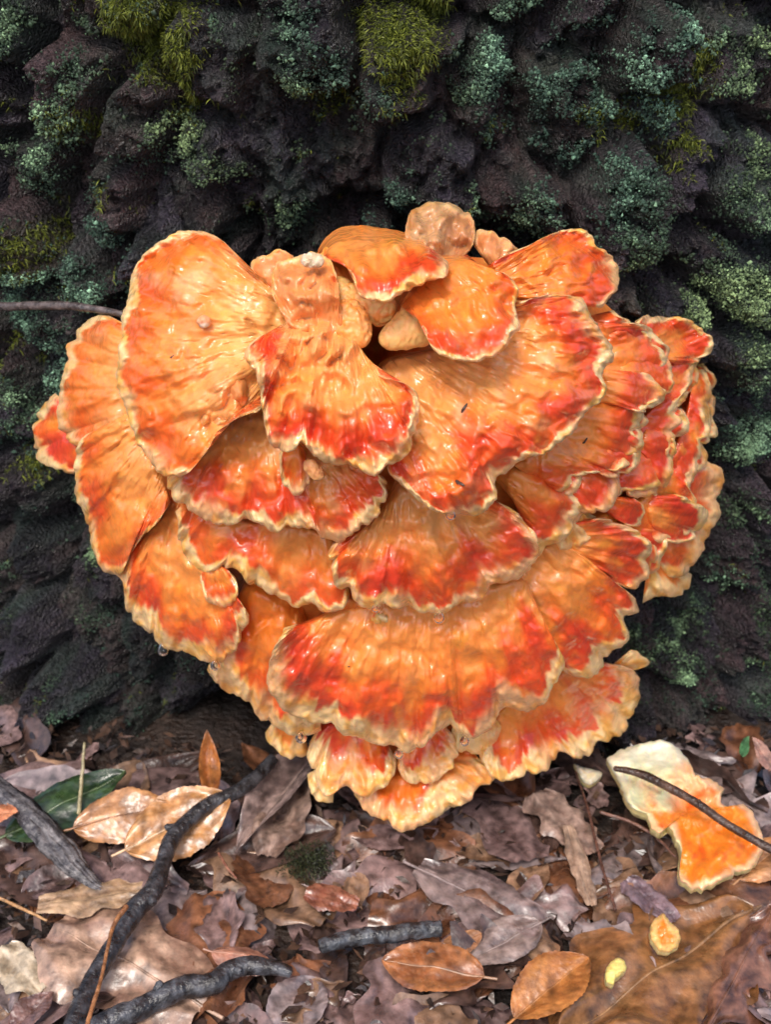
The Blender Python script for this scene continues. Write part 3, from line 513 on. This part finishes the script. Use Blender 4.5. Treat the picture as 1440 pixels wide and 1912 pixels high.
# ------------------------------------------------------------------ twigs and sticks
def stick(name, path, rad, label, cat, ca, cb, group=None, seed=0, knots=.07, m_=20, n_=120, mat=None, flat=1., grain=False, stubs=()):
    """path: world points; rad: metres along it"""
    P, ln = catmull(path, n_); t = np.linspace(0, 1, n_); rd = np.interp(t, np.linspace(0, 1, len(rad)), rad)*.86
    tg = np.gradient(P, axis=0); tg /= np.linalg.norm(tg, axis=1)[:, None]
    up = np.array([0, 0, 1.]); sd_ = np.cross(tg, up); sd_ /= np.maximum(np.linalg.norm(sd_, axis=1), 1e-6)[:, None]; nn = np.cross(sd_, tg)
    a = np.linspace(0, 2*math.pi, m_, endpoint=False)
    P = P+sd_*(noise3(t*7, t*0+seed, t*0)*rd*.25)[:, None]+nn*(noise3(t*6, t*0+seed, t*0+5)*rd*.2)[:, None]
    rr = rd[:, None]*(1+knots*noise3(t*14, t*0+seed, t*0+2)[:, None]+.035*noise3(t[:, None]*ln/.002, np.cos(a)[None]*3, np.sin(a)[None]*3+seed+2)+.07*noise3(t[:, None]*ln/.004, np.cos(a)[None]*2, np.sin(a)[None]*2+seed))
    if grain: rr = rr*(1+.45*noise3(t[:, None]*2.5, np.cos(a)[None]*5, np.sin(a)[None]*5+seed)+.2*noise3(t[:, None]*3, np.cos(a)[None]*11, np.sin(a)[None]*11+seed))
    rr[0] *= .55; rr[-1] *= .45
    V = P[:, None]+(sd_[:, None]*np.cos(a)[None, :, None]+nn[:, None]*np.sin(a)[None, :, None]*flat)*rr[..., None]
    V = np.concatenate([V.reshape(-1, 3), P[:1], P[-1:]])
    F = tube_faces(n_, m_).tolist(); k = n_*m_
    for j in range(m_): F += [[k, j, (j+1) % m_, k]]
    Q = np.array(tube_faces(n_, m_)); tri = np.array([[k, (j+1) % m_, j] for j in range(m_)]+[[k+1, (n_-1)*m_+j, (n_-1)*m_+(j+1) % m_] for j in range(m_)])
    F3 = np.concatenate([Q[:, [0, 1, 2]], Q[:, [0, 2, 3]], tri])
    f = sstep(-.3, .4, fbm(V[:, 0]*180, V[:, 1]*180, V[:, 2]*180+seed, 3)); C = mix(ca, cb, f)
    base = P[n_//2].copy(); o = link(name, make_mesh(name, V-base, F3, C, mat or M_TWIG), label=label, cat=cat, group=group); o.location = tuple(base)
    for (ts_, an, ls) in stubs:
        i = int(ts_*(n_-1)); d0 = sd_[i]*math.cos(an)+nn[i]*math.sin(an)+tg[i]*.6; d0 /= np.linalg.norm(d0); r0 = rd[i]*.45; k_ = np.linspace(0, 1, 8)
        x1 = np.cross(d0, tg[i]); x1 /= np.linalg.norm(x1); x2 = np.cross(d0, x1); a8 = np.linspace(0, 2*math.pi, 10, endpoint=False)
        pr = r0*(1.5-.7*k_**.5); pr[-1] *= .25
        VS = P[i]-base+d0[None, None]*(k_*ls+rd[i]*.5)[:, None, None]+(x1*np.cos(a8)[:, None]+x2*np.sin(a8)[:, None])[None]*pr[:, None, None]*(1+.25*noise3(k_[:, None]*4, np.cos(a8)[None]*2, np.sin(a8)[None]*2+seed+i))[..., None]
        link('side_stub', make_mesh('side_stub', VS.reshape(-1, 3), tube_faces(8, 10), np.tile(np.array(cb)*.8, (80, 1)), mat or M_TWIG), o)
    return o
def gp(L, hs):
    hs = np.array(hs if hasattr(hs, '__len__') else [hs]*len(L))+.006
    return [tuple(gpt(x, y, h)) for (x, y), h in zip(L, np.interp(np.linspace(0, 1, len(L)), np.linspace(0, 1, len(hs)), hs))]
DK, DG = (.016, .014, .015), (.06, .058, .064)
stick('twig', gp([(512,1415),(450,1472),(385,1507),(330,1555),(303,1610),(285,1665),(250,1702),(215,1760),(170,1830),(140,1912),(115,1990)], [.030,.028,.024,.020,.014]), [.0038,.0044,.0048,.0050,.0048,.0062,.0052,.0050,.0056,.0062], 'long dark bent twig leaning from under the fungus across the leaves', 'twig', DK, DG, seed=3, n_=220, stubs=((.34, .4, .006), (.55, 2.6, .007), (.83, .8, .005)))
stick('twig', gp([(150,1925),(260,1882),(330,1850),(395,1835),(425,1812),(490,1803),(545,1815)], .016), [.0058,.0060,.0058,.0064,.0056,.0050,.0028], 'thick dark twig with rough bark lying below the long bent twig', 'twig', DK, (.085,.088,.10), seed=9, n_=180, stubs=((.35, 2.2, .006), (.72, .6, .005)))
stick('stick', gp([(596,1768),(650,1752),(720,1744),(790,1735),(826,1732)], .012), [.0040,.0048,.0048,.0048,.0044], 'short blunt blue-black stick lying in the middle of the litter', 'stick', DK, (.09,.10,.115), seed=14)
stick('wood_splinter', gp([(-30,1445),(40,1505),(110,1580),(165,1640),(195,1662)], [.030,.024,.014,.012]), [.0040,.0062,.0078,.0070,.0028], 'grey grooved splinter of weathered wood beside the green leaf', 'splinter', (.06,.055,.06), (.17,.155,.155), seed=19, grain=True, flat=.55, m_=48, n_=120)
stick('twig', gp([(1146,1434),(1180,1440),(1220,1455),(1300,1498),(1360,1540),(1440,1585),(1500,1620)], [.044,.045,.046,.043,.037]), [.0016,.0027,.0026,.0025,.0024,.0025,.0025], 'thin brown twig lying across the broken piece of fungus', 'twig', (.035,.018,.012), (.09,.05,.035), seed=23, n_=180, stubs=((.45, 1.4, .003), (.7, 1.0, .0025)))
ts = [(-60,568),(0,573),(60,571),(120,571),(180,578),(232,588)]
stick('twig', [tuple(at(np.array(float(x)), np.array(float(y)), z_trunk(np.array(float(x)), np.array(float(y)))-o_)) for (x, y), o_ in zip(ts, (.018,.020,.022,.024,.026,.030))], [.0026,.0026,.0024,.0024,.0022,.0018], 'slender grey-brown twig stuck against the bark left of the fungus', 'twig', (.06,.045,.042), (.13,.10,.095), seed=31)
stick('leaf_stalk', gp([(237,1690),(215,1722),(203,1760),(188,1830),(172,1880),(160,1925)], [.034,.032,.030,.028]), [.0016,.0011,.0010,.0010,.0012,.0012], 'thin rust-orange leaf stalk lying along the long bent twig', 'stalk', (.22,.085,.03), (.34,.15,.06), seed=36)
stick('pine_needle', gp([(-10,1672),(40,1695),(88,1718)], .016), [.0009,.0010,.0007], 'straight tan needle at the edge of the pale leaf', 'needle', (.35,.18,.07), (.45,.26,.12), seed=41)
stick('grass_stem', gp([(147,1520),(153,1450),(158,1385)], [.018,.034,.046]), [.0013,.0012,.0008], 'pale upright stem standing in front of the dark green leaf', 'stem', (.26,.22,.11), (.38,.32,.18), seed=44)
stick('leaf_stalk', gp([(1075,1440),(1098,1510),(1120,1600),(1150,1700)], [.008,.012,.012,.010]), [.0008,.0009,.0009,.0008], 'long thin dark brown stalk running down the litter under the fungus', 'stalk', (.09,.04,.028), (.15,.07,.05), seed=47)
stick('leaf_stalk', gp([(1120,1515),(1180,1535),(1225,1562),(1262,1600)], .014), [.0010,.0011,.0010,.0007], 'thin curved brown stalk ending under the broken piece of fungus', 'stalk', (.12,.055,.04), (.2,.10,.07), seed=51)
stick('leaf_stalk', gp([(408,1592),(425,1620),(442,1640)], .014), [.0008,.0008,.0006], 'short red-brown stalk just below the tan toothed leaf', 'stalk', (.22,.08,.05), (.3,.14,.09), seed=55)

# ------------------------------------------------------------------ fallen leaves
def leaf_geo(L, W, shape, seed, curl=.15, fold=.1, wave=.1, nt_=40, nsd=22, teeth=0., bend=0.):
    t = np.linspace(0, 1, nt_); s = np.linspace(-1, 1, nsd)
    if shape == 'ovate': w_ = np.sin(np.pi*t**.85)**.75*(1-.25*t)
    elif shape == 'beech': w_ = np.sin(np.pi*t**.9)**.7
    elif shape == 'ragged': w_ = np.sin(np.pi*t**.95)**.6*(.86+.16*np.cos(t*2*np.pi*3.1+.8)+.18*noise3(t*6, t*0+seed, t*0))
    elif shape == 'oak': w_ = (np.sin(np.pi*t**1.15)**.6)*(.72+.34*np.cos(t*2*np.pi*3.6+.6))
    elif shape == 'scrap': w_ = np.clip(.85+.35*noise3(t*4, t*0+seed, t*0), .2, 1.3)*np.sin(np.pi*np.clip(t*.9+.05, 0, 1))**.35
    else: w_ = np.sin(np.pi*t)**.8
    T, S_ = np.meshgrid(t, s, indexing='ij')
    jag = .06*noise3(T*9, np.sign(S_)*3., T*0+seed)+teeth*(np.abs(((T*16) % 1)-.5)-.25)
    if shape == 'scrap': jag = jag+.3*noise3(T*5, np.sign(S_)*3., T*0+seed+3)
    x = S_*(w_[:, None]*(1+jag*np.abs(S_)**3))*W/2; y = T*L+np.abs(S_)*.10*L*w_[:, None]*np.sin(np.pi*T)*.5
    z = fold*np.abs(x)-curl*(x/W*2)**2*W*.5+wave*W*.35*noise3(T*3.1, S_*1.6, T*0+seed)+bend*L*np.sin(np.pi*T)
    ve = np.abs(((T*11-np.abs(S_)*1.4) % 1)-.5)*2            # side veins
    vein = np.maximum(np.exp(-((1-ve)/.16)**2)*.7*(np.abs(S_) > .05), np.exp(-(S_*w_[:, None]/.05)**2))
    z = z-.0006*vein+.0005*noise3(T*26, S_*13, T*0+seed)
    return np.stack([x, y, z], -1), T, S_, vein
LEAFN = [0]
def leaf(b, tp, hb, ht, wr, shape, ca, cb, label=None, group=None, curl=.15, fold=.1, wave=.1, teeth=0., roll=0., bend=0., vc=None, spots=0., name='fallen_leaf', res=(40, 22), P3=None, rib=True, stem=True):
    LEAFN[0] += 1; seed = LEAFN[0]*2.71
    hb, ht = hb+.006, ht+.006
    B = gpt(b[0], b[1], hb) if P3 is None else np.array(P3[0]); E = gpt(tp[0], tp[1], ht) if P3 is None else np.array(P3[1])
    ax = E-B; L = np.linalg.norm(ax); ax = ax/L
    up = np.array([0, 0, 1.]); sdv = np.cross(ax, up); sdv /= np.linalg.norm(sdv); nv_ = np.cross(sdv, ax)
    c, s_ = math.cos(roll), math.sin(roll); sdv, nv_ = sdv*c+nv_*s_, nv_*c-sdv*s_
    G, T, S_, vein = leaf_geo(L, L*wr, shape, seed, curl, fold, wave, res[0], res[1], teeth, bend)
    V = sdv*G[..., :1]+ax*G[..., 1:2]+nv_*G[..., 2:3]
    n1 = fbm(T*3.3, S_*1.7, T*0+seed, 4); n2 = fbm(T*12, S_*6, T*0+seed+4, 3)
    C = mix(ca, cb, sstep(-.4, .4, n1+.4*n2)); C = mix(C, np.array(vc if vc is not None else np.array(cb)*1.25), vein*.5)
    if spots: C = mix(C, np.array((.05, .03, .025)), sstep(.12, .4, n2+.5*n1)*spots)
    me = make_mesh('leaf_blade', V.reshape(-1, 3), grid_faces(res[0], res[1]), C.reshape(-1, 3), M_LEAF)
    if not rib:
        o = link(name, me, label=label, cat='leaf', group=group); o.location = tuple(B); return o
    o = empty(name, tuple(B), label, 'leaf', group); link('blade', me, o)
    mid = V[:, res[1]//2]*.5+V[:, res[1]//2-1]*.5; tt = np.linspace(-.12 if stem else 0, .96, 24)
    mp = np.stack([np.interp(np.clip(tt, 0, 1), np.linspace(0, 1, res[0]), mid[:, k]) for k in range(3)], 1)+ax*np.minimum(tt, 0)[:, None]*L
    a = np.linspace(0, 2*math.pi, 8, endpoint=False); rr = (.0009*(1-.75*np.clip(tt, 0, 1)))[:, None]*(L/.09)**.5
    TV_ = mp[:, None]+(sdv*np.cos(a)[None, :, None]+nv_*np.sin(a)[None, :, None])*rr[..., None]
    cc = np.array(vc if vc is not None else np.array(cb)*.9)
    link('midrib', make_mesh('midrib', TV_.reshape(-1, 3), tube_faces(24, 8), np.tile(cc, (24*8, 1)), M_LEAF), o)
    return o
LK = 1
TAN, TAN2 = (.36, .20, .10), (.52, .31, .17); MAU, MAU2 = (.07, .041, .038), (.21, .135, .125); BRN, BRN2 = (.07, .026, .013), (.18, .075, .036)
ORB, ORB2 = (.22, .075, .02), (.42, .17, .05); DRK, DRK2 = (.030, .017, .014), (.085, .048, .038); GRY, GRY2 = (.10, .075, .075), (.26, .20, .19)
leaf((10,1560),(235,1440),.012,.026,.62,'ovate',(.014,.032,.010),(.032,.06,.018),'dark green leaf tucked behind the weathered splinter',curl=.1,fold=.08,vc=(.09,.13,.05),wave=.2)
leaf((135,1545),(315,1500),.018,.026,.56,'beech',(.30,.13,.045),(.46,.225,.095),'tan toothed leaf with dark veins lying against the wood splinter',teeth=.10,curl=.2,vc=(.26,.11,.04),roll=-.5,wave=.2)
leaf((232,1585),(432,1488),.016,.030,.62,'beech',(.34,.145,.042),(.50,.245,.09),'orange-tan toothed leaf under the bend of the long twig',teeth=.10,curl=.1,vc=(.62,.40,.22),roll=-.4,wave=.25)
leaf((396,1490),(386,1362),.010,.045,.34,'ovate',(.28,.085,.02),(.40,.15,.04),'narrow rust-orange leaf standing upright in the hollow of the trunk',fold=.5,curl=-.2,wave=.3)
leaf((-40,1520),(34,1515),.026,.030,.8,'ovate',(.42,.13,.05),(.50,.20,.09),'salmon-red leaf tip showing past the splinter at the trunk foot',curl=.25)
leaf((380,1880),(95,1725),.006,.010,.78,'scrap',(.24,.135,.095),(.46,.30,.21),'large pale pinkish mottled leaf under the long bent twig',curl=.05,wave=.35,spots=.35)
leaf((70,1690),(265,1660),.010,.016,.45,'scrap',(.26,.155,.085),(.44,.29,.17),'cream-tan leaf scrap at the foot of the weathered splinter',wave=.2,rib=False)
leaf((590,1400),(440,1590),.020,.010,.34,'ovate',(.10,.066,.06),(.30,.215,.19),'folded grey-mauve leaf running down beside the long twig',fold=.8,curl=-.2,wave=.4)
leaf((560,1440),(500,1600),.012,.008,.45,'scrap',(.11,.066,.05),(.28,.19,.15),'crumpled pale brown leaf hanging below the lowest left lobes',fold=.5,wave=.5,rib=False)
leaf((395,1775),(525,1815),.014,.010,.5,'ovate',(.26,.10,.06),(.42,.21,.14),'curved red-brown leaf arching over the thick rough twig',fold=-.3,curl=.3,bend=.12)
leaf((905,1820),(712,1790),.012,.008,.60,'beech',(.20,.065,.022),(.36,.14,.05),'glossy orange-brown leaf with a wet midrib below the short stick',teeth=.06,curl=.12,vc=(.30,.17,.10),wave=.2)
leaf((900,1740),(800,1790),.008,.006,.5,'ovate',(.25,.11,.05),(.36,.18,.09),'small ochre leaf at the end of the short stick',wave=.2,rib=False)
leaf((960,1900),(1100,1785),.010,.018,.62,'beech',(.26,.09,.022),(.42,.17,.045),'rust-brown toothed leaf curling up between the glossy leaf and the big wet brown leaf',teeth=.12,curl=.1,fold=.4)
leaf((1405,1700),(1040,1935),.004,.010,.60,'ragged',(.13,.05,.016),(.28,.125,.045),'big wet brown leaf lying under the yellow crumbs',curl=.10,wave=.35,spots=.6,vc=(.30,.16,.07))
leaf((1320,1920),(1445,1690),.010,.014,.5,'oak',(.09,.036,.022),(.20,.09,.055),'curled purple-brown leaf with an upturned edge beside the big wet brown leaf',fold=-.4,curl=.2,wave=.3)
leaf((1380,1640),(1475,1560),.010,.018,.7,'ovate',(.34,.14,.05),(.44,.22,.10),'tan-orange leaf at the twig end behind the broken fungus',curl=.2)
leaf((1450,1440),(1405,1375),.020,.036,.6,'ovate',(.35,.16,.11),(.45,.25,.18),'pinkish dry leaf leaning on the trunk foot by the broken fungus',curl=.2,wave=.2)
leaf((1384,1412),(1398,1374),.020,.034,.6,'ovate',(.06,.20,.08),(.14,.34,.16),'tiny fresh green leaflet at the foot of the trunk',teeth=.1,rib=False,res=(20,12))
leaf((570,1665),(668,1690),.010,.008,.6,'scrap',(.17,.05,.03),(.28,.11,.065),'dark red leaf scrap next to the clump of dark moss',wave=.3,rib=False)
leaf((1000,1480),(1110,1590),.010,.008,.6,'scrap',(.17,.105,.082),(.32,.22,.175),'pale beige leaf scrap on the litter beneath the lowest right shelf',wave=.2,rib=False)
leaf((1060,1540),(1105,1690),.012,.008,.22,'scrap',(.24,.155,.105),(.36,.25,.18),'narrow pale buff leaf strip among purple wet leaves',wave=.2,rib=False)
leaf((780,1620),(1010,1730),.008,.006,.55,'scrap',(.09,.062,.06),(.24,.18,.17),'wide torn greyish lilac wet leaf pressed flat above the glossy leaf',wave=.2,curl=.05)
leaf((1010,1720),(860,1800),.008,.006,.6,'ovate',(.12,.085,.078),(.30,.23,.205),'silvery wet leaf lying just right of the glossy orange-brown leaf',wave=.15,curl=.05)
leaf((1210,1430),(1390,1470),.006,.006,.6,'ovate',(.08,.045,.04),(.17,.105,.09),'dull mauve leaf beneath the top of the broken fungus',wave=.2)
leaf((1170,1640),(1260,1720),.010,.008,.6,'scrap',(.09,.055,.065),(.22,.155,.175),'violet-grey shiny leaf scrap above the round orange crumb',wave=.2,rib=False)
leaf((0,1770),(75,1850),.010,.010,.7,'scrap',(.34,.26,.17),(.50,.41,.29),'bleached cream leaf scrap beside the pale mottled leaf',wave=.2,rib=False)
leaf((20,1925),(100,1850),.010,.012,.7,'ovate',(.10,.05,.045),(.20,.11,.09),'dark curled brown leaf below the bleached scrap',curl=-.3,wave=.2)
KINDS = [('grey-mauve', MAU, MAU2), ('dark brown', DRK, DRK2), ('red-brown', BRN, BRN2), ('pale grey', GRY, GRY2), ('tan', (.15,.078,.042), (.28,.165,.10))]
MARKS = [('the long bent twig', gpt(290,1660)), ('the thick rough twig', gpt(340,1860)), ('the short blunt stick', gpt(710,1745)), ('the weathered splinter', gpt(100,1570)), ('the broken fungus chunk', gpt(1290,1520)), ('the big wet brown leaf', gpt(1220,1790)), ('the dark moss clump', gpt(572,1610)), ('the lowest fungus lobe', gpt(760,1560)), ('the glossy orange-brown leaf', gpt(810,1810)), ('the cream fungus flake', gpt(1095,1450)), ('the tan toothed leaf', gpt(225,1530))]
SHN = {'ovate': 'oval', 'oak': 'lobed', 'scrap': 'torn', 'beech': 'toothed'}
rl = np.random.default_rng(12); placed = 0; tries = 0
while placed < 285:
    if placed < 245: tries += 1; x = -.25+.5*((tries*.6180339) % 1); y = -.21+.22*((tries*.7548777) % 1)
    else: x = rl.uniform(-.5, .5); y = rl.uniform(-.42, .0)
    if math.hypot(x-TX, y-RT) < RT+.020: continue
    k = rl.choice(5, p=[.32, .18, .24, .12, .14]); lab, ca, cb = KINDS[k]; a = rl.uniform(0, 6.28); L_ = rl.uniform(.045, .095) if rl.random() < .5 else rl.uniform(.018, .045); h = rl.uniform(-.002, .007); tl = rl.normal()*.06
    d = np.array([math.cos(a), math.sin(a), tl]); p = np.array([x, y, h+max(0, -tl*L_)+.001]); e = p+d*L_
    if math.hypot(e[0]-TX, e[1]-RT) < RT-.01: continue
    j = rl.uniform(.75, 1.5); sh = str(rl.choice(['ovate','oak','scrap','scrap','scrap','beech'])); spt = rl.uniform(0, .6); cu = rl.normal()*.22
    c_ = (p+e)/2; mk = min(MARKS, key=lambda q: np.hypot(q[1][0]-c_[0], q[1][1]-c_[1]))[0]
    lb = ('large ' if L_ > .065 else 'small ' if L_ < .035 else '')+('spotted ' if spt > .4 else '')+('curled ' if abs(cu) > .2 else '')+lab+' '+SHN[sh]+' leaf in the litter by '+mk
    leaf(None, None, 0, 0, rl.uniform(.4, .75), sh, np.array(ca)*j, np.array(cb)*j, lb, lab+' leaves of the litter', curl=cu, fold=rl.normal()*.2, wave=rl.uniform(.15, .4), P3=(p, e), rib=False, res=(26, 14), roll=rl.normal()*.22, spots=spt, teeth=.05)
    placed += 1

rd_ = np.random.default_rng(77); nb = 5200
Pd = np.stack([rd_.uniform(-.34, .34, nb), rd_.uniform(-.26, .03, nb), rd_.uniform(.001, .009, nb)], 1); Pd = Pd[np.hypot(Pd[:, 0]-TX, Pd[:, 1]-RT) > RT]; nb = len(Pd)
ang = rd_.uniform(0, 6.28, nb); ud = np.stack([np.cos(ang), np.sin(ang), rd_.normal(size=nb)*.25], 1); wd_ = np.stack([-np.sin(ang), np.cos(ang), rd_.normal(size=nb)*.3], 1)
ll = rd_.uniform(.0015, .006, nb)[:, None]; ww = ll*rd_.uniform(.12, .6, nb)[:, None]
Vd = np.stack([Pd-ud*ll, Pd-ud*ll*.2+wd_*ww, Pd+ud*ll, Pd+ud*ll*.1-wd_*ww+np.array([0, 0, .0008])], 1).reshape(-1, 3)
cdb = mix((.02, .012, .01), (.12, .066, .042), rd_.random(nb)**2)
link('litter_debris', make_mesh('litter_debris', Vd, np.arange(nb*4).reshape(-1, 4), np.repeat(cdb, 4, 0), M_LEAF, smooth=False), label='fine crumbs and shreds of rotted leaves between the fallen leaves', cat='debris', kind='stuff')

# ------------------------------------------------------------------ broken piece of fungus, crumbs, moss clump
def slab(name, outline, h0, h1, label, cat, colf, thick=.006, seed=0, lump=.0065):
    """a flat torn lump of flesh: traced outline on a plane that tilts from h0 (top of the photo) to h1 (bottom)"""
    O, ln = catmull(list(outline)+[outline[0]], 150); O = O[:-1]; s = np.linspace(0, ln, len(O))
    cen = O.mean(0); O = O+(O-cen)/np.linalg.norm(O-cen, axis=1)[:, None]*min(1, ln/500)*(np.abs(noise3(s/20, s*0+seed, s*0))*10+noise3(s/9, s*0+seed, s*0+3)*4-3)[:, None]
    r = np.linspace(0, 1, 34)**.7; P = cen+(O-cen)[:, None]*r[None, :, None]
    lo, hi = O[:, 1].min(), O[:, 1].max(); f = (P[..., 1]-lo)/(hi-lo)
    G = gpt(P[..., 0], P[..., 1], h0+(h1-h0)*f)
    D = (1-r)[None]*np.linalg.norm(O-cen, axis=1)[:, None]; q = np.clip(1-D/14, 0, 1)
    dz = lump*(1.6*noise3(P[..., 0]/95, P[..., 1]/95, seed+9)+noise3(P[..., 0]/55, P[..., 1]/55, seed)+.6*noise3(P[..., 0]/22, P[..., 1]/22, seed+2)+.25*noise3(P[..., 0]/9, P[..., 1]/9, seed+3))-.004*(1-np.sqrt(np.clip(1-q*q, 0, 1)))
    toC = CAM-G; toC /= np.linalg.norm(toC, axis=-1, keepdims=True); V = G+toC*dz[..., None]
    C = colf(P[..., 0], P[..., 1], D)
    base = np.array([*G.reshape(-1, 3).mean(0)[:2], 0])
    o = empty(name, tuple(base), label, cat)
    link('cap', make_mesh('cap', V.reshape(-1, 3)-base, grid_faces(len(O), 34, wrap=True), C.reshape(-1, 3), M_CAP, extra=np.full(C.size//3, .25)), o)
    e = V[:, -1]; inn = (e.mean(0)-e); down = np.array([0, .3, -1.]); rows = [e, e-.0*inn+down*thick*.5, e+inn*.06+down*thick, e+inn*.4+down*thick*1.3, e+inn*.98+down*thick*1.3]
    link('underside', make_mesh('underside', np.stack(rows, 1).reshape(-1, 3)-base, grid_faces(len(O), 5, wrap=True), np.tile((.72, .58, .26), (len(O)*5, 1)), M_RIM), o)
    return o
def piece_col(px, py, D):
    n1 = fbm(px/60, py/60, px*0+3, 3); n2 = noise3(px/14, py/14, 1.)
    C = mix((.72, .70, .40), (.86, .50, .26), sstep(-.15, .35, n1+(px-1215)/220.))
    fo = sstep(-20, 30, (py-1500)+(px-1250)*.15+n1*45+n2*10)*sstep(6, 20, D+n2*6)
    C = mix(C, (.86, .24, .02), fo); C = mix(C, (.70, .09, .012), fo*sstep(.15, .5, n1+n2*.4)*.8)
    C = mix(C, (.80, .78, .60), np.maximum(sstep(1200, 1140, px+n2*12), sstep(1450, 1395, py+n1*40+n2*10))*.85)
    return C
slab('broken_fungus', [(1131,1414),(1160,1398),(1200,1386),(1232,1380),(1262,1393),(1288,1420),(1302,1445),(1330,1455),(1352,1470),(1345,1495),(1372,1510),(1390,1500),(1408,1520),(1426,1560),(1424,1595),(1405,1622),(1375,1630),(1358,1640),(1330,1652),(1300,1660),(1278,1652),(1268,1640),(1272,1600),(1262,1570),(1245,1540),(1232,1555),(1215,1545),(1205,1520),(1180,1510),(1165,1490),(1155,1460),(1140,1435)], .036, .030, 'broken chunk of pale and orange fungus lying on the leaves', 'fungus piece', piece_col, .007, 4)
crumb_col = lambda a, b: (lambda px, py, D: mix(a, b, sstep(8, 18, D+4*noise3(px/9, py/9, 2.))))
slab('fungus_crumb', [(1215,1725),(1225,1712),(1240,1705),(1252,1720),(1268,1735),(1270,1760),(1255,1775),(1238,1778),(1222,1765),(1213,1745)], .030, .024, 'round crumb of fungus with an orange centre on the big wet brown leaf', 'fungus crumb', crumb_col((.80,.50,.17), (.82,.22,.025)), .005, 7, .002)
slab('fungus_crumb', [(1130,1815),(1140,1795),(1155,1787),(1168,1795),(1168,1812),(1152,1825),(1145,1838),(1131,1832)], .028, .024, 'small lemon-yellow crumb of fungus on the big wet brown leaf', 'fungus crumb', crumb_col((.80,.66,.20), (.85,.68,.22)), .005, 9, .002)
slab('fungus_crumb', [(1072,1425),(1090,1432),(1112,1437),(1126,1445),(1112,1462),(1098,1466),(1085,1455)], .020, .014, 'cream torn flake of fungus beneath the lowest right shelf', 'fungus crumb', crumb_col((.70,.62,.46), (.74,.60,.36)), .004, 12, .002)
mc = gpt(572, 1610, .010); rm = np.random.default_rng(5); nb = 2600
q = rm.normal(size=(nb, 3)); q[:, 2] = np.abs(q[:, 2]); q /= np.linalg.norm(q, axis=1)[:, None]
Pm = mc+q*np.array([.014, .013, .0055])*rm.random((nb, 1))**.4*(1+.7*fbm(q[:, 0]*2, q[:, 1]*2, q[:, 2]*2, 2))[:, None]
V, F, c = fronds('moss', Pm, q, nb, .001, .003, .0002, (.012, .012, .010), (.05, .06, .022), M_MOSS, rm, .2)
o = link('moss_clump', make_mesh('moss_clump', V-mc, F, c, M_MOSS), label='dark round clump of moss on the ground below the fungus', cat='moss'); o.location = tuple(mc)
# dark specks of debris caught on the caps
def speck(px, py, l, ang, label):
    best = None
    dep = mound(np.array(float(px)), np.array(float(py)))
    dg = bpy.context.evaluated_depsgraph_get()
    d = ray(float(px), float(py)); d = d/np.linalg.norm(d)
    hit, loc, nrm, *_ = scn.ray_cast(dg, Vector(CAM), Vector(d))
    sc = l*.000235; c_ = Vector(loc)+nrm*.0004
    u = Vector((math.cos(ang), 0, math.sin(ang))); u = (u-nrm*u.dot(nrm)).normalized(); pts = [tuple(c_+u*sc*(t-.5)+nrm*.0003*math.sin(t*5)) for t in (0, .3, .6, 1)]
    stick('debris_speck', pts, [sc*.10, sc*.16, sc*.14, sc*.08], label, 'debris', (.02, .012, .01), (.06, .035, .025), m_=8, n_=10, seed=px)
bpy.context.view_layer.update()
speck(318, 668, 22, .2, 'tiny dark speck on the big upper left fan')
speck(868, 762, 18, 1.2, 'tiny dark insect-like speck on the big right fan')
speck(860, 902, 22, -.3, 'small brown fleck near the bottom of the big right fan')
speck(1092, 822, 14, .9, 'tiny dark fleck just below the rim of the big right fan')
speck(648, 1246, 14, .5, 'tiny dark fleck on the broad lower tier')
